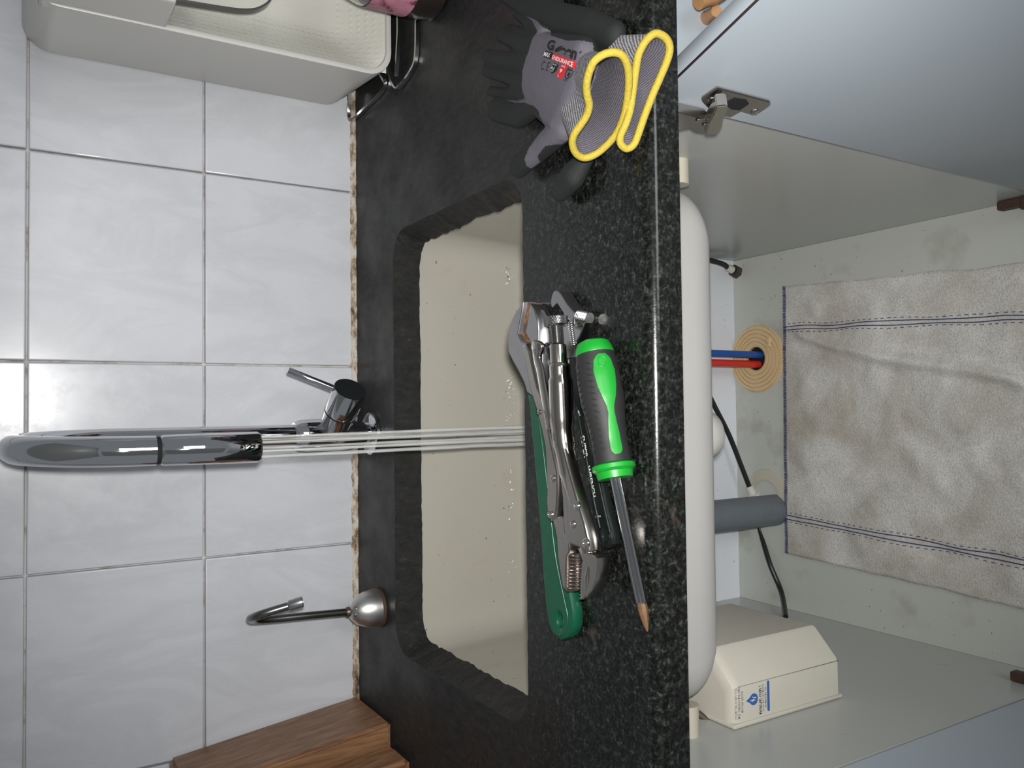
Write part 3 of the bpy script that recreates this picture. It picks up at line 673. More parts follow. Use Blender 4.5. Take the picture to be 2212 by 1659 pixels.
for pts in (((1262,900),(1287,1010),(1306,1100),(1318,1150)), ((1246,880),(1266,985),(1284,1085),(1296,1140))):
    tube('handle_rib', [PX(x, y, hb) for x, y in pts], 0.0011, M['black_dip'], bw, 8)
for s_, f, q, bo in (('SUPER', B_, ((918,695),(972,1020),(918,1032),(862,705)), 0.02), ('WRENCH', B_, ((1000,1140),(1090,1605),(1035,1625),(948,1160)), 0.02),
                     ('8"', B_, ((838,318),(858,400),(832,410),(806,325)), 0.01), ('China', C_, ((880,365),(955,358),(955,392),(878,402)), 0.0)):
    quad_text('lettering', s_, *q, (lambda x, y, f=f: f(x, y, hb)+V((0,0,0.0003))), M['white_ink'], bw, bo)

# locking pliers lying across the two wrenches
p0 = PX(1225, 1000, 0)
lp = thing('locking_pliers', (p0.x, p0.y, 0.0125), 'nickel plated locking pliers with knurled screw lying on top of the wrenches', 'pliers')
zp = 0.031; zq = 0.0175
def poly(f, pts, z): return [f(x, y, z) for x, y in pts]
body = poly(PX, ((1204,905),(1198,930),(1196,945),(1199,970),(1208,1020),(1214,1075),(1215,1110),(1220,1174),(1232,1177),(1250,1184),(1268,1194),(1272,1190),(1270,1165),(1262,1130),(1250,1090),(1240,1055),(1226,1005),(1215,960),(1208,905)), zp)
prism('body_plate', body, zq+0.003, zp, M['nickel'], lp, 0.002)
hp = [PX(x, y, z) for x, y, z in ((1208,778,.0265),(1209,800,.0265),(1211,840,.026),(1213,890,.0255),(1217,950,.025),(1228,1010,.0245),(1241,1060,.0240),(1254,1105,.0240),(1266,1150,.0240),(1273,1194,.0240))]
tube('fixed_handle', spline(hp, 5), [0.0068]*3+[0.0085]*5+[0.0098]*10+[0.0090]*4+[0.0080]*5+[0.0072]*7+[0.0068]*12, M['nickel_bright'], lp, 20)
cA, cB = PX(1205, 745, 0.0275), PX(1207, 784, 0.0275)
lathe('screw_collar', [(0.0, 0.0), (0.0068, 0.0), (0.0070, 0.001), (0.0070, (cB-cA).length), (0.0, (cB-cA).length)], cA, cB-cA, M['nickel_bright'], lp, 12)
sA = PX(1200, 683, 0.0275); sd = (cA-PX(1200.5, 705, 0.0245)); sd = (cA-sA).normalized(); hl_ = 0.0085
prof = [(0.0, 0.0), (0.0078, 0.0), (0.0092, 0.0012), (0.0092, hl_-0.0012), (0.0076, hl_)]
L = (cA-sA).length; n = 16
for k in range(n): prof += [(0.0055, hl_+(L-hl_)*k/n), (0.0044, hl_+(L-hl_)*(k+0.5)/n)]
prof += [(0.0, L)]
lathe('adjusting_screw', prof, sA, sd, M['chrome_worn'], lp, 24, angle=15)
a1 = V((0,0,1)); a1 = (a1-sd*a1.dot(sd)).normalized(); a2 = sd.cross(a1)
bm = bmesh.new()
for k in range(30):                           # diamond knurl around the screw head
    for sg in (1, -1):
        q = []
        for j in range(4):
            th = 2*math.pi*k/30 + sg*0.5*j/3; h = 0.0010+(hl_-0.002)*j/3; q.append(sA + sd*h + (a1*math.cos(th)+a2*math.sin(th))*0.0092)
        for l in range(3):
            t_ = (q[l+1]-q[l]).normalized(); nn = ((q[l]-sA)-sd*(q[l]-sA).dot(sd)).normalized(); b_ = t_.cross(nn)*0.00035
            f4 = [bm.verts.new(v) for v in (q[l]-b_, q[l+1]-b_, q[l+1]+nn*0.0005, q[l]+nn*0.0005)]; bm.faces.new(f4)
            f5 = [bm.verts.new(v) for v in (q[l]+b_, q[l+1]+b_, q[l+1]+nn*0.0005, q[l]+nn*0.0005)]; bm.faces.new(f5)
o = from_bm('screw_knurl', bm, M['chrome_worn'], lp, False); o['kind'] = 'stuff'
uj = poly(C_, ((600,850),(700,880),(830,970),(905,1010),(905,1150),(890,1300),(830,1470),(740,1610),(712,1570),(700,1600),(690,1620),(640,1635),(628,1620)), 0.0275)
n_t = 11
for k in range(n_t):
    yy = 1600-(1600-1120)*k/n_t; uj += [C_(622+26*k/n_t, yy, 0.0275), C_(650+10*k/n_t, yy-24, 0.0275)]
uj += poly(C_, ((660,1090),(675,1050),(640,960)), 0.0275)
prism('upper_jaw', uj, 0.016, 0.0275, M['nickel'], lp, 0.0008)
tube('jaw_ridge', [C_(770,1140,0.0272), C_(745,1300,0.0275), C_(735,1580,0.0265)], [0.0014, 0.0022, 0.0008], M['nickel_bright'], lp, 8)
lj = poly(C_, ((230,430),(330,380),(400,400),(420,620),(480,790),(480,920),(445,975),(432,1200),(430,1505),(375,1420),(340,1200),(310,1000),(290,700),(265,560)), 0.0285)
prism('lower_jaw', lj, 0.015, 0.0285, M['nickel'], lp, 0.0012)
for k in range(10):
    y = 965+54*k
    q = [C_(438, y, 0.0262), C_(592, y, 0.0262), C_(588, y+34, 0.0262), C_(436, y+34, 0.0262)]
    slab('jaw_tooth', q, (0, 0, -0.008), M['old_steel'], lp, 0.0006)
prism('jaw_inset', poly(C_, ((440,960),(585,940),(580,1500),(440,1510)), 0.0245), 0.0155, 0.0245, M['old_steel'], lp, 0)
prism('toggle_link', poly(C_, ((300,0),(385,0),(400,200),(385,330),(330,250),(300,240)), 0.024), 0.017, 0.0225, M['old_steel'], lp, 0.0006)
lev = poly(PX, ((1127,748),(1135,742),(1143,758),(1152,800),(1160,835),(1168,852),(1178,885),(1184,925),(1190,958),(1196,985),(1204,1020),(1205,1060),(1203,1095),(1199,1122),(1190,1128),(1182,1112),(1180,1085),(1181,1050),(1179,1000),(1177,965),(1170,930),(1160,890),(1150,860),(1143,835),(1136,795)), 0.0290)
prism('lever_handle', lev, 0.0175, 0.0290, M['nickel'], lp, 0.0018)
rel = [PX(x, y, 0.0300) for x, y in ((1163,736),(1161,752),(1160,775),(1167,800),(1172,830),(1178,865),(1183,900),(1187,930))]
tube('release_lever', spline(rel, 4), [0.0045, 0.0075, 0.0085, 0.0085, 0.0085, 0.0075, 0.0062, 0.0055]+[0.005]*4+[0.0052]*12+[0.0045]*4+[0.001], M['nickel_bright'], lp, 14, flat=0.45, flatdir=(0,0,1))
for f, x, y, z, r_ in ((C_,600,225,zp,.0036),(C_,540,500,zp,.0032),(C_,735,780,zp,.0040),(C_,205,355,.029,.0036),(B_,450,1335,.029,.003),(B_,243,345,.029,.0022)):
    lathe('rivet', [(r_, -0.0005), (r_, 0.0003), (r_*0.82, 0.0012), (r_*0.55, 0.0014), (r_*0.45, 0.0008), (0.0, 0.0008)], f(x, y, z), (0,0,1), M['nickel_bright'], lp, 18, cap0=False)

# screwdriver
h0 = PX(1280, 737, 0.0168); h1 = PX(1326, 1012, 0.0168); tipp = PX(1398, 1362, 0.004)
h1 = h1 + V((0,0,0)); ax = (h1-h0); HL = ax.length; axd = ax.normalized()
sdv = thing('screwdriver', (h0.x, h0.y, 0), 'screwdriver with black rubber handle, bright green inlay and rusty tip', 'screwdriver')
hr = [(0.0, 0.0), (0.0095, 0.0003), (0.0125, 0.002), (0.0142, 0.006), (0.0150, 0.010)]
lathe('end_cap', [(r_, h) for r_, h in hr]+[(0.0148, 0.0112)], h0, axd, M['lime'], sdv, 36)
def hrad(s):                                  # radius along the grip, s 0..1
    P = [(0, .0148), (.10, .0158), (.25, .0166), (.42, .0166), (.58, .0150), (.70, .0138), (.82, .0134), (.93, .0138), (1, .0140)]
    for (a, ra), (b, rb) in zip(P, P[1:]):
        if a <= s <= b: u = (s-a)/(b-a); u = u*u*(3-2*u); return ra+(rb-ra)*u
    return P[-1][1]
G0, G1 = 0.0108, HL-0.004
lathe('grip', [(0.0, G0)]+[(hrad(k/24), G0+(G1-G0)*k/24) for k in range(25)]+[(0.0, G1)], h0, axd, M['rubber'], sdv, 36)
lathe('guard_flange', [(0.0, 0.0), (0.0125, 0.0), (0.0162, 0.002), (0.0164, 0.005), (0.0150, 0.0065), (0.0140, 0.007), (0.0132, 0.012), (0.0, 0.0125)], h0+axd*(HL-0.0045), axd, M['lime'], sdv, 36)
su = V((0,0,1)); su = (su-axd*su.dot(axd)).normalized(); sv = axd.cross(su); sv = sv if sv.y < 0 else -sv
def gp(s, ph, off): return h0 + axd*(G0+(G1-G0)*s) + (su*math.cos(ph)+sv*math.sin(ph))*(hrad(s)+off)
loops = []; NS = 30
Wd = [(.045, .14), (.09, .33), (.2, .40), (.34, .34), (.44, .24), (.52, .14), (.58, .12), (.66, .17), (.78, .24), (.88, .25), (.93, .22), (.945, .12)]
def wid(s):
    for (a, wa), (b, wb_) in zip(Wd, Wd[1:]):
        if a <= s <= b: return wa+(wb_-wa)*(s-a)/(b-a)
    return 0.1
for k in range(NS+1):
    s = 0.045+(0.945-0.045)*k/NS; pc = 1.22; w_ = wid(s)*1.25
    loops.append([gp(s, pc-w_, -0.0006)]+[gp(s, pc+w_*(j/6-1), 0.0008) for j in range(0, 13)]+[gp(s, pc+w_, -0.0006)])
loft('green_inlay', loops, M['lime'], sdv, False, False, False)
dd_ = [gp(0.12+0.05*math.sin(a), 1.16+0.18*math.cos(a), 0.0009) for a in [2*math.pi*k/20 for k in range(20)]]
tube('inlay_ring', dd_, 0.00035, M['lime'], sdv, 6, closed=True)
bm_pts = []
for k in range(15):
    s = 0.10+0.055*k
    for pc, sg in ((0.42, 1), (-0.10, -1)):
        tube('grip_ridge', [gp(s+0.022*j/3, pc+sg*0.26*(1.0 if s < .55 else 0.75)*(j/3-0.1), 0.00025) for j in range(4)], [0.0003, 0.0006, 0.0006, 0.0003], M['rubber'], sdv, 6)
s0 = h0+axd*(HL+0.006); sdir = (tipp-s0); SL = sdir.length; s1 = s0+sdir*((SL-0.021)/SL)
lathe('shaft', [(0.0, 0.0), (0.0043, 0.0), (0.0043, SL-0.021), (0.0036, SL-0.0195), (0.0, SL-0.0195)], s0, sdir, M['chrome'], sdv, 20)
lathe('driver_tip', [(0.0036, 0.0), (0.0037, 0.006), (0.0030, 0.012), (0.0018, 0.018), (0.0007, 0.0215), (0.0, 0.022)], s1, sdir, plain('rust_brown_tip', (0.20,0.115,0.06,1), 0.5, 0.5, var=0.35, scale=300), sdv, 8, angle=20)

# ------------------------------------------------------------------ work gloves
def G(x, y, z): return un(960+x/3.606, y/3.606, 'z', z)
def glove_hand(name, chains, voxel, mats, parent, classify, smooth=8):
    bm = bmesh.new()
    for pts in chains:
        for (pa, ra), (pb, rb) in zip(pts, pts[1:]):
            L = (pb-pa).length; n = max(2, int(L/(min(ra, rb)*0.35)))
            for k in range(n+1):
                u = k/n; p = pa.lerp(pb, u); r_ = ra+(rb-ra)*u
                m = Matrix.Translation(p) @ Matrix.Diagonal((r_, r_, r_*0.8, 1))
                bmesh.ops.create_icosphere(bm, subdivisions=2, radius=1, matrix=m)
    me = bpy.data.meshes.new(name); bm.to_mesh(me); bm.free()
    o = bpy.data.objects.new(name, me); C.objects.link(o)
    md = o.modifiers.new('r', 'REMESH'); md.mode = 'VOXEL'; md.voxel_size = voxel
    ms = o.modifiers.new('s', 'SMOOTH'); ms.iterations = smooth; ms.factor = 0.5
    dg = bpy.context.evaluated_depsgraph_get(); me2 = bpy.data.meshes.new_from_object(o.evaluated_get(dg))
    bpy.data.objects.remove(o)
    for v in me2.vertices:
        if v.co.z < 0.0006: v.co.z = 0.0006
    me2.materials.clear()
    for m in mats: me2.materials.append(m)
    for p in me2.polygons: p.material_index = classify(p.center, p.normal)
    me2.name = name
    return link(name, me2, None, parent)
def inside(p, pg):
    c = False; j = len(pg)-1
    for i in range(len(pg)):
        if (pg[i].y > p.y) != (pg[j].y > p.y) and p.x < (pg[j].x-pg[i].x)*(p.y-pg[i].y)/(pg[j].y-pg[i].y)+pg[i].x: c = not c
        j = i
    return c
def cuff(parent, ringpx, P1, P2, lean, wc, wdir, wh, wv, depth=6):
    """yellow hem ring standing in a tilted plane, knit sleeve lofted back to the wrist"""
    d = (P2-P1).normalized(); up = V((0, lean, 1)).normalized(); nrm = d.cross(up).normalized()
    pts = [unp(960+x/3.606, y/3.606, P1, nrm) for x, y in ringpx]
    ring = spline(pts, 5, True)
    s_ = [(p-P1).dot(d) for p in ring]; upv = (up-d*up.dot(d)).normalized(); h_ = [(p-P1).dot(upv) for p in ring]
    smin, smax, hmin, hmax = min(s_), max(s_), min(h_), max(h_)
    wrist = [wc + wdir*(2*(s-smin)/(smax-smin)-1)*wh + V((0,0,1))*(2*(h-hmin)/(hmax-hmin)-1)*wv for s, h in zip(s_, h_)]
    rad = 0.0028
    # outside sleeve, then lining slightly smaller
    cen = sum(ring, V((0,0,0)))/len(ring)
    loops = []
    for k in range(depth+1):
        t_ = k/depth; e = t_*t_*(3-2*t_)
        loops.append([a.lerp(b, t_) for i, (a, b) in enumerate(zip(ring, wrist))])
    o1 = loft('knit_cuff', loops, M['cuff_knit'], parent, True, False, False)
    md = None
    inn = []
    for k in range(depth+1):
        t_ = k/depth*0.92; lp_ = [a.lerp(b, t_) for a, b in zip(ring, wrist)]; c_ = sum(lp_, V((0,0,0)))/len(lp_)
        inn.append([p + (c_-p).normalized()*(0.0004+0.0030*min(1, k/2)) for p in lp_])
    loft('cuff_lining', inn, M['cuff_inside'], parent, True, False, True)
    h = tube('yellow_hem', ring, rad, M['hem'], parent, 12, closed=True)
    return ring
gray1 = [G(x, y, 0.028) for x, y in ((540,85),(620,110),(700,170),(840,280),(1000,330),(1180,330),(1400,380),(1400,1000),(1130,1060),(1000,1090),(870,1100),(740,1130),(660,1200),(600,1290),(560,1290),(570,1230),(620,1140),(720,1010),(742,930),(730,860),(690,825),(600,795),(500,790),(400,760),(480,768),(590,765),(606,700),(625,620),(620,560),(645,500),(672,420),(690,310),(712,235),(640,150))]
c1 = G(860, 650, 0)
gl1 = thing('work_glove', (c1.x, c1.y, 0), 'grey work glove with printed logo and black fingers, lying on top of its mate', 'glove', 'pair of work gloves')
k1, k2, k3, k4 = G(740,350,.021), G(700,480,.023), G(670,640,.022), G(730,800,.018)
w1_, w2_, w3_, w4_ = G(1085,410,.027), G(1060,580,.028), G(985,770,.025), G(905,930,.020)
ks = [k1, k2, k3, k4]; wsx = [w1_, w2_, w3_, w4_]; ch1 = []
for i in range(3):
    for u in (0, 0.2, 0.4, 0.6, 0.8):
        ch1.append([(ks[i].lerp(ks[i+1], u), .0108), (wsx[i].lerp(wsx[i+1], u), .0125)])
ch1 += [[(k4, .011), (w4_, .0125)],
       [(k1,.010),(G(610,350,.020),.0070),(G(455,270,.012),.0066)], [(G(740,330,.017),.008),(G(610,265,.015),.0054),(G(505,225,.009),.005)],
       [(k2,.009),(G(480,455,.018),.0068),(G(335,435,.011),.0064)],
       [(k3,.009),(G(480,580,.014),.0076),(G(340,540,.009),.0074)],
       [(k3.lerp(k4,.45),.008),(G(480,725,.011),.0050),(G(365,708,.008),.0048)],
       [(k4,.011),(G(590,890,.014),.0122),(G(415,850,.012),.0115)],
       [(G(930,1000,.018),.012),(G(760,1140,.014),.0118),(G(590,1290,.012),.0110)],
       [(G(780,270,.020),.009),(G(650,165,.016),.0055),(G(565,100,.012),.0035)]]
def cls1(c, n): return 0 if (n.z > -0.1 and inside(c, gray1)) else 1
hand1 = glove_hand('hand_shell', ch1, 0.0011, [M['glove_grey'], M['glove_black']], gl1, cls1, 7)
ring1 = [(1140,530),(1170,475),(1240,425),(1320,408),(1385,432),(1425,510),(1437,620),(1428,750),(1400,900),(1340,1040),(1240,1155),(1150,1215),(1080,1228),(1022,1190),(997,1120),(1010,1050),(1060,975),(1108,900),(1128,820),(1112,740),(1108,660),(1120,590)]
P1, P2 = un(1357, 150, 'z', 0.034), un(1262, 345, 'z', 0.028)
wdir1 = (G(890,920,.024)-G(1225,390,.024)); wc1 = (G(895,910,.020)+G(1225,395,.027))*0.5
cuff(gl1, ring1, P1, P2, 0.30, wc1, wdir1.normalized(), wdir1.length*0.46, 0.0135)
bvh1 = BVHTree.FromPolygons([v.co[:] for v in hand1.data.vertices], [p.vertices[:] for p in hand1.data.polygons])
def D_(x, y, lift=0.0009):
    d = ray(1160+x/11.85, 60+y/11.85); h = bvh1.ray_cast(CAM, d.normalized())
    p = h[0] if h[0] else un(1160+x/11.85, 60+y/11.85, 'z', 0.034)
    return p + V((0, 0, lift))
def patch(name, poly_, mat, par, lift=0.0006):
    bm = bmesh.new(); vs = [bm.verts.new((x, y, 0)) for x, y in poly_]; bm.faces.new(vs)
    bmesh.ops.triangulate(bm, faces=bm.faces[:]); bmesh.ops.subdivide_edges(bm, edges=bm.edges[:], cuts=9, use_grid_fill=True)
    for v in bm.verts: v.co = D_(v.co.x, v.co.y, lift)
    return from_bm(name, bm, mat, par, False)
hi = lambda x, y: D_(x, y, 0.0013)
patch('printed_leaf', ((465,590),(490,540),(560,490),(672,455),(640,530),(590,600),(520,632),(470,615)), M['black_ink'], gl1)
patch('printed_dot', ((1095,640),(1120,605),(1165,590),(1150,640),(1115,665)), M['black_ink'], gl1)
patch('printed_band', ((235,580),(440,645),(365,808),(190,760)), M['black_ink'], gl1)
patch('printed_band', ((445,655),(1028,885),(990,1050),(365,810)), M['red_ink'], gl1)
patch('printed_badge', ((435,900),(572,950),(510,1110),(400,1185),(355,1110)), M['black_ink'], gl1)
patch('printed_badge', ((650,940),(805,995),(665,1320),(515,1265),(540,1130)), M['red_ink'], gl1)
for s_, q, mt, bo in (('G', ((330,300),(525,335),(450,610),(270,560)), 'black_ink', 0.05), ('een', ((650,490),(1075,610),(1020,845),(605,690)), 'black_ink', 0.05),
                      ('MAX', ((235,615),(385,660),(350,780),(200,725)), 'white_ink', 0.02), ('ENDURANCE', ((440,705),(965,890),(935,1015),(420,810)), 'white_ink', 0.02),
                      ('C E', ((175,850),(375,895),(300,1120),(125,1075)), 'black_ink', 0.0), ('A1', ((395,985),(490,1010),(455,1085),(375,1060)), 'white_ink', 0.02),
                      ('CUT', ((380,1085),(455,1105),(445,1140),(372,1115)), 'white_ink', 0), ('ANSI', ((440,920),(540,950),(530,985),(432,950)), 'white_ink', 0),
                      ('SIZE', ((665,960),(765,990),(755,1035),(655,1005)), 'white_ink', 0), ('9', ((630,1055),(700,1075),(645,1170),(590,1150)), 'white_ink', 0.02),
                      ('L', ((575,1185),(610,1195),(600,1270),(565,1260)), 'white_ink', 0), ('EN 388', ((835,1015),(955,1050),(945,1100),(830,1070)), 'black_ink', 0.02),
                      ('4131X', ((705,1320),(810,1345),(795,1385),(695,1355)), 'black_ink', 0.02)):
    quad_text('lettering', s_, *q, hi, M[mt], gl1, bo)
sh = [(795,1075),(955,1120),(925,1190),(880,1260),(775,1320),(745,1260),(755,1180)]
for a, b in list(zip(sh, sh[1:]+sh[:1])) + [((800,1230),(870,1130)),((830,1165),(905,1200)),((815,1230),(880,1180)),((850,1180),(830,1260))]:
    bar('printed_shield', [D_(*a), D_(*b)], 0.0006, 0.0003, M['black_ink'], gl1)

c2 = G(1250, 300, 0)
gl2 = thing('work_glove', (c2.x, c2.y, 0), 'black palmed work glove underneath, its yellow cuff nearest the counter edge', 'glove', 'pair of work gloves')
ch2 = [[(G(1320,270,.014),.011),(G(1150,210,.015),.0135),(G(900,150,.014),.0135),(G(650,40,.012),.011)],
       [(G(1300,330,.010),.009),(G(1050,290,.010),.009),(G(820,180,.010),.009)],
       [(G(1330,700,.005),.006),(G(1150,650,.005),.006)], [(G(1340,500,.006),.006),(G(1150,480,.006),.006)],
       [(G(1250,1000,.003),.0035),(G(1120,1210,.006),.0070),(G(1000,1370,.012),.0122),(G(910,1480,.010),.0100)],
       [(G(1330,300,.008),.008),(G(1340,700,.004),.005),(G(1250,1000,.003),.0035)],
       [(G(650,40,.012),.010),(G(480,-60,.011),.009),(G(330,-180,.010),.008)],
       [(G(760,20,.012),.010),(G(620,-120,.012),.009),(G(500,-280,.010),.008)],
       [(G(850,40,.012),.011),(G(760,-140,.012),.010),(G(680,-320,.010),.008)]]
hand2 = glove_hand('hand_shell', ch2, 0.0014, [M['glove_grey'], M['glove_black']], gl2, lambda c, n: 1)
ring2 = [(1640,262),(1715,288),(1752,350),(1748,430),(1700,560),(1630,720),(1560,900),(1505,1060),(1472,1130),(1420,1158),(1375,1122),(1372,1060),(1415,960),(1448,850),(1470,700),(1490,550),(1512,430),(1565,325)]
Q1, Q2 = un(1447, 100, 'z', 0.004), un(1375, 320, 'z', 0.005)
wdir2 = (G(1330,960,.008)-G(1330,260,.012)); wc2 = (G(1330,930,.0075)+G(1330,270,.012))*0.5
cuff(gl2, ring2, Q1, Q2, 0.30, wc2, wdir2.normalized(), wdir2.length*0.46, 0.0065)

# ------------------------------------------------------------------ inside the cabinet
es = thing('pipe_escutcheon', tuple(PX(1638,775,ZF)), 'round yellowed plastic ring plate on the cabinet floor around two hoses', 'escutcheon')
ec = PX(1638, 775, ZF)
prof = [(0.020, 0.001), (0.020, 0.007)]
for k in range(5):
    r_ = 0.023+0.0068*k; prof += [(r_, 0.0085-0.0006*k), (r_+0.0048, 0.0085-0.0006*k), (r_+0.0050, 0.0055-0.0006*k), (r_+0.0066, 0.0055-0.0006*k)]
prof += [(0.056, 0.004), (0.056, 0.0)]
lathe('ring_plate', prof, (ec.x, ec.y, ZF), (0,0,1), M['cream_old'], es, 48, False, False, angle=25)
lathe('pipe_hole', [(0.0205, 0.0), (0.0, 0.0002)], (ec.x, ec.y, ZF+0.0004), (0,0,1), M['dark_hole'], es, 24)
box('grip_tab', (ec.x+0.018, ec.y-0.034, ZF+0.006), (ec.x+0.034, ec.y-0.029, ZF+0.011), M['cream_old'], es, 0.001)
def hose(name, pts, r_, mat, label, par=None):
    o = tube(name, spline(pts, 8), r_, mat, par, 14)
    if par is None: tag(o, label, 'hose')
    return o
hb0 = PX(1645, 767, ZF); hr0 = PX(1640, 787, ZF)
hose('water_hose', [(hb0.x, hb0.y, ZF+0.001), (hb0.x, hb0.y+0.001, -0.55), (hb0.x-0.004, hb0.y, -0.40), (FX+0.02, -0.075, -0.22), (FX+0.008, FY, -0.05), (FX+0.008, FY, -0.031)], 0.0058, M['blue_hose'], 'blue flexible water hose rising from the ring plate')
hose('water_hose', [(hr0.x, hr0.y, ZF+0.001), (hr0.x, hr0.y, -0.55), (hr0.x-0.006, hr0.y, -0.40), (FX-0.005, -0.09, -0.22), (FX-0.008, FY-0.003, -0.05), (FX-0.008, FY-0.003, -0.031)], 0.0062, M['red_hose'], 'red flexible water hose rising from the ring plate')
dc_ = PX(1688, 1103, ZF)
dpz = thing('drain_pipe', (dc_.x, dc_.y, ZF), 'thick grey plastic drain pipe rising from the cabinet floor', 'pipe')
lathe('pipe', [(0.0, 0.0), (0.0255, 0.0), (0.0255, 0.30), (0.0, 0.30)], (dc_.x, dc_.y+0.012, ZF+0.001), (0,0,1), M['grey_pvc'], dpz, 32)
lathe('floor_flange', [(0.027, 0.0), (0.045, 0.0), (0.044, 0.002), (0.030, 0.003), (0.027, 0.003)], (dc_.x+0.022, dc_.y+0.030, ZF+0.0003), (0,0,1), M['cream'], dpz, 40, False, False)
tube('pipe_elbow', spline([(dc_.x, dc_.y+0.012, ZF+0.298), (dc_.x, dc_.y-0.01, -0.345), (dc_.x+0.04, dc_.y-0.07, -0.322), (-0.08, -0.265, -0.325)], 8), 0.0195, M['white_plastic'], dpz, 18)

ba = [un(1545, 880, 'y', -0.062), un(1575, 940, 'y', -0.064), un(1600, 1003, 'y', -0.068), un(1620, 1055, 'y', -0.072)]
bb_ = un(1633, 1083, 'y', -0.076)
bt = thing('black_tube', tuple(bb_), 'thin black tube crossing behind the grey drain pipe with white fitting', 'tube')
tube('tube_run', spline([tuple(ba[0]+(ba[0]-ba[1])*2.2), tuple(ba[0]+(ba[0]-ba[1])*1.1)]+[tuple(p) for p in ba], 8), 0.0042, M['black_hose'], bt, 10)
fd = (bb_-ba[-1]).normalized()
lathe('white_fitting', [(0.0, 0.0), (0.0065, 0.0), (0.0068, 0.014), (0.0115, 0.016), (0.0120, 0.030), (0.0, 0.032)], ba[-1]-fd*0.004, fd, M['white_plastic'], bt, 18)
bq = [un(1636, 1110, 'y', -0.084), un(1642, 1145, 'y', -0.084), un(1662, 1215, 'y', -0.110), un(1688, 1280, 'y', -0.135), un(1697, 1332, 'x', XL+0.006)]
tube('tube_run', spline([tuple(bb_)]+[tuple(p) for p in bq], 8), 0.0042, M['black_hose'], bt, 10)
cp = bq[-1]
tube('wall_clip', [cp+V((-0.0045, 0.008*math.cos(a), 0.008*math.sin(a))) for a in [2*math.pi*k/14 for k in range(12)]], 0.0018, M['white_plastic'], bt, 8)

n0 = PX(1583, 590, ZF+0.012)
sv_ = thing('black_tube', (n0.x, n0.y, ZF), 'short black tube with white collar and grey nut in the rear right corner', 'tube')
n0 = V((min(n0.x, XR-0.02), min(n0.y, YB-0.02), ZF+0.0125)); nd = V((-0.55, -0.10, -0.45)).normalized()
u0 = un(1548, 566, 'y', n0.y-0.004); nd = (n0-u0).normalized()
tube('tube_run', spline([u0+V((0.01, 0.0, 0.12)), u0, u0.lerp(n0, 0.55)], 8), 0.0045, M['black_hose'], sv_, 10)
lathe('collar', [(0.0062, 0.0), (0.0066, 0.014)], u0.lerp(n0, 0.5), nd, M['white_plastic'], sv_, 14)
lathe('hex_nut', [(0.0, 0.0), (0.0105, 0.0), (0.0115, 0.003), (0.0115, 0.011), (0.009, 0.013), (0.0, 0.013)], n0-nd*0.010, nd, M['old_steel'], sv_, 6)

# floor cloth
def cloth():
    A, B, Cc, D = (V((0.181,-0.148,0)), V((-0.254,-0.141,0)), V((-0.272,-0.54,0)), V((0.160,-0.545,0)))
    bm = bmesh.new(); nx, ny = 90, 80; g = []
    from mathutils import noise as mn
    for i in range(nx+1):
        r_ = []
        for j in range(ny+1):
            u, v = i/nx, j/ny; p = A.lerp(B, u).lerp(D.lerp(Cc, u), v)
            e = min(1, min(u, 1-u, v, 1-v)*14)
            wv = 0.010*max(0, mn.noise(V((u*5+v*2.5, v*3.2-u, 0.3)))) + 0.006*max(0, mn.noise(V((u*9-v*5, v*7+u*4, 2.3))))
            fold = 0.010*math.exp(-((u-0.16-0.25*v*v-0.06*math.sin(4*v))/0.02)**2)*(1 if v > 0.1 else v*10)
            p.x += 0.003*mn.noise(V((v*7, u*30, 5))); p.y += 0.0025*mn.noise(V((u*9, v*30, 8)))
            p.z = ZF+0.0035+(wv+fold)*e; r_.append(bm.verts.new(p))
        g.append(r_)
    for i in range(nx):
        for j in range(ny): bm.faces.new((g[i][j], g[i+1][j], g[i+1][j+1], g[i][j+1]))
    co = [[v.co.copy() for v in r_] for r_ in g]
    ex = bmesh.ops.extrude_face_region(bm, geom=bm.faces[:])
    for v in ex['geom']:
        if isinstance(v, bmesh.types.BMVert): v.co.z -= 0.0025
    return bm, co
clo = thing('floor_cloth', (-0.05, -0.34, ZF), 'dirty off-white cotton cloth with blue stripes spread on the cabinet floor', 'cloth')
bmc, co = cloth(); from_bm('fabric', bmc, M['cloth'], clo)
for u_ in (0.150, 0.163, 0.857, 0.870):
    i = int(u_*90); f_ = u_*90-i
    tube('woven_stripe', [co[i][j].lerp(co[i+1][j], f_)+V((0,0,0.0006)) for j in range(0, 81, 2)], 0.00075, M['thread'], clo, 6)
bm = bmesh.new()
for u_ in (0.141, 0.172, 0.848, 0.879):
    i = int(u_*90); f_ = u_*90-i
    for j in range(0, 79, 2):
        a, b = co[i][j].lerp(co[i+1][j], f_), co[i][j+1].lerp(co[i+1][j+1], f_); z = V((0,0,0.0012)); w_ = V((0.0005,0,0))
        bm.faces.new([bm.verts.new(p) for p in (a+z-w_, a+z+w_, b+z+w_, b+z-w_)])
o = from_bm('dashed_stitches', bm, M['thread'], clo, False); o['kind'] = 'stuff'
bm = bmesh.new()
for i in range(0, 90):
    for q in (0.0, 0.5):
        p = co[i][0].lerp(co[i+1][0], q); d = V((0.0007,0,0)); s_ = V((-0.0012,-0.0055,0)); z = V((0,0,0.0012))
        bm.faces.new([bm.verts.new(x) for x in (p+z-d+V((0,0.001,0)), p+z+d+V((0,0.001,0)), p+z+d+s_, p+z-d+s_)])
o = from_bm('overlock_hem', bm, M['thread'], clo, False); o['kind'] = 'stuff'

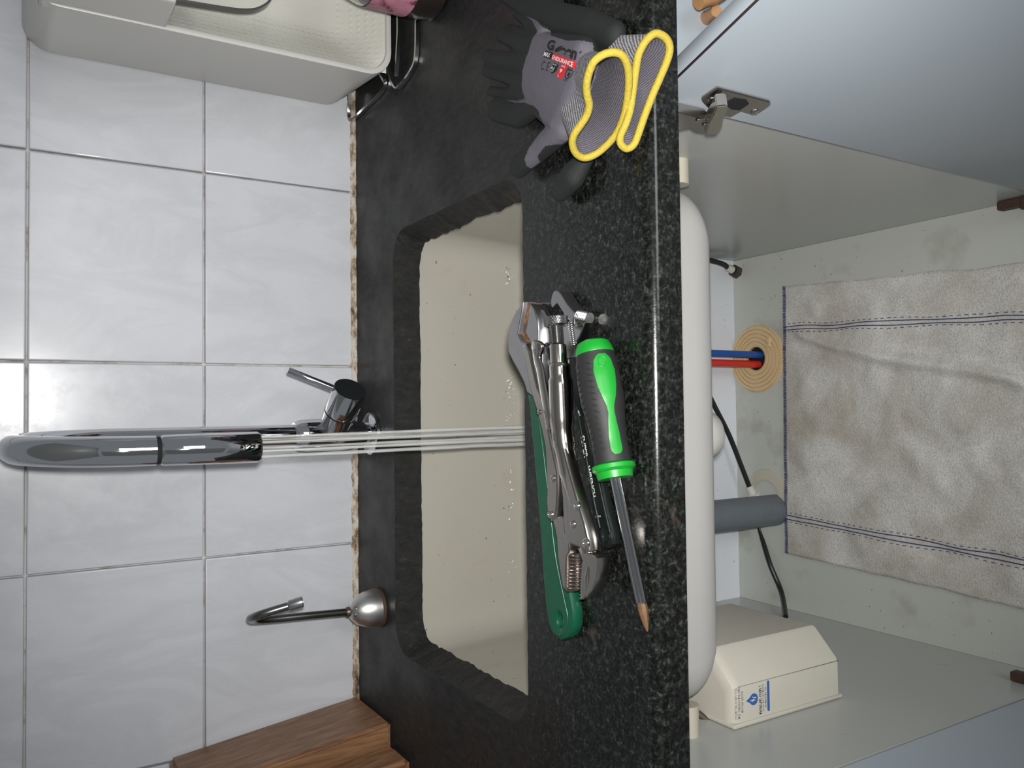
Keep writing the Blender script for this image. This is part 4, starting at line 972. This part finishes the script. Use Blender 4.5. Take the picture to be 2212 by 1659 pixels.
# white control box on the left side panel
bx = thing('control_box', (XL, -0.36, -0.32), 'ivory plastic box with blue drop logo mounted on the left cabinet side', 'electrical box')
prof = [(XL+0.001, -0.445), (-0.304, -0.445), (-0.300, -0.4435), (-0.272, -0.416), (-0.270, -0.412), (-0.270, -0.285), (XL+0.001, -0.275)]
def zsec(ins_, z): return [V((x if i in (0, 6) else x-ins_*0.8, y+(ins_ if y < -0.4 else -ins_), z)) for i, (x, y) in enumerate(prof)]
loft('casing', [zsec(0.012, -0.2365), zsec(0.006, -0.2375), zsec(0.003, -0.2395), zsec(0.001, -0.2435), zsec(0, -0.249), zsec(0, -0.404), zsec(0.001, -0.406)], M['ivory_plastic'], bx, True, True, True, angle=25)
box('back_flange', (XL+0.0006, -0.4475, -0.409), (XL+0.005, -0.272, -0.236), M['ivory_plastic'], bx, 0.0015)
bar('seam_line', [(-0.303, -0.4452, -0.246), (-0.303, -0.4452, -0.4055)], 0.0004, 0.0008, plain('seam_grey', (0.30,0.28,0.24,1), 0.6), bx, up=(0,1,0))
def Bx(px, py): return un(px, py, 'y', -0.4453)
T = M['navy_ink']; xd_ = V((1,0,0)); yd_ = V((0,0,1))
for s_, x0, x1, y0, y1, bo in (('בכל מקרה של תקלה', 1587, 1592.5, 1487, 1554, 0.0), ('נתק את המכשיר מיד', 1594.5, 1600, 1484, 1553, 0.0), ('והזמן שירות', 1601.5, 1606.5, 1493, 1539, 0.0),
                            ('! תנה תעשיות', 1639, 1645, 1481, 1543, 0.018), ('מוקד שירות ארצי', 1647, 1650.5, 1478, 1537, 0.0), ('36-8833330 .לט', 1651.5, 1655, 1484, 1528, 0.0)):
    t2 = s_[::-1] if s_[0] != '3' else s_
    w_, h_ = (Bx((x0+x1)/2, y0)-Bx((x0+x1)/2, y1)).length, (Bx(x0, (y0+y1)/2)-Bx(x1, (y0+y1)/2)).length
    fit_text('lettering', t2, Bx((x0+x1)/2, (y0+y1)/2), xd_, yd_, w_, h_, T, bx, bo)
lc = Bx(1626, 1511); pts = []
for k in range(25):
    a = math.radians(-150+300*k/24-90+0); pts.append((0.0060*math.cos(a), 0.0060*math.sin(a)-0.0015))
pts.append((0.0, 0.0098))
vs = [lc+V((x, 0, z)) for x, z in pts]
slab('drop_logo', vs, (0, -0.0003, 0), M['blue_ink'], bx, 0)
for pl_ in (((-.003,-.004),(-.001,-.004),(.001,.001),(-.001,.004),(-.004,.003),(-.002,.0015)), ((.001,-.005),(.003,-.0045),(.0035,.001),(.0050,.003),(.003,.0025),(.0015,-.001)), ((-.002,.005),(.0005,.0045),(.0005,.0055),(-.001,.007))):
    slab('logo_figure', [lc+V((x*0.75, -0.0005, z*0.75-0.001)) for x, z in pl_], (0, -0.0002, 0), M['white_ink'], bx, 0)
ba_, bb2 = Bx(1659, 1470), Bx(1659, 1536)
slab('blue_bar', [V((p.x, -0.4453, p.y)) for p in rrect(bb2.x, ba_.x, ba_.z-0.0016, ba_.z+0.0016, 0.0015, 0, 4)], (0, -0.0003, 0), M['blue_ink'], bx, 0)
tube('power_cord', spline([un(1548, 1500, 'y', -0.40), un(1558, 1512, 'y', -0.405), un(1563, 1535, 'y', -0.41), un(1556, 1556, 'y', -0.415), un(1535, 1560, 'y', -0.41), un(1500, 1535, 'y', -0.40)], 8), 0.0038, M['old_steel'], bx, 10)
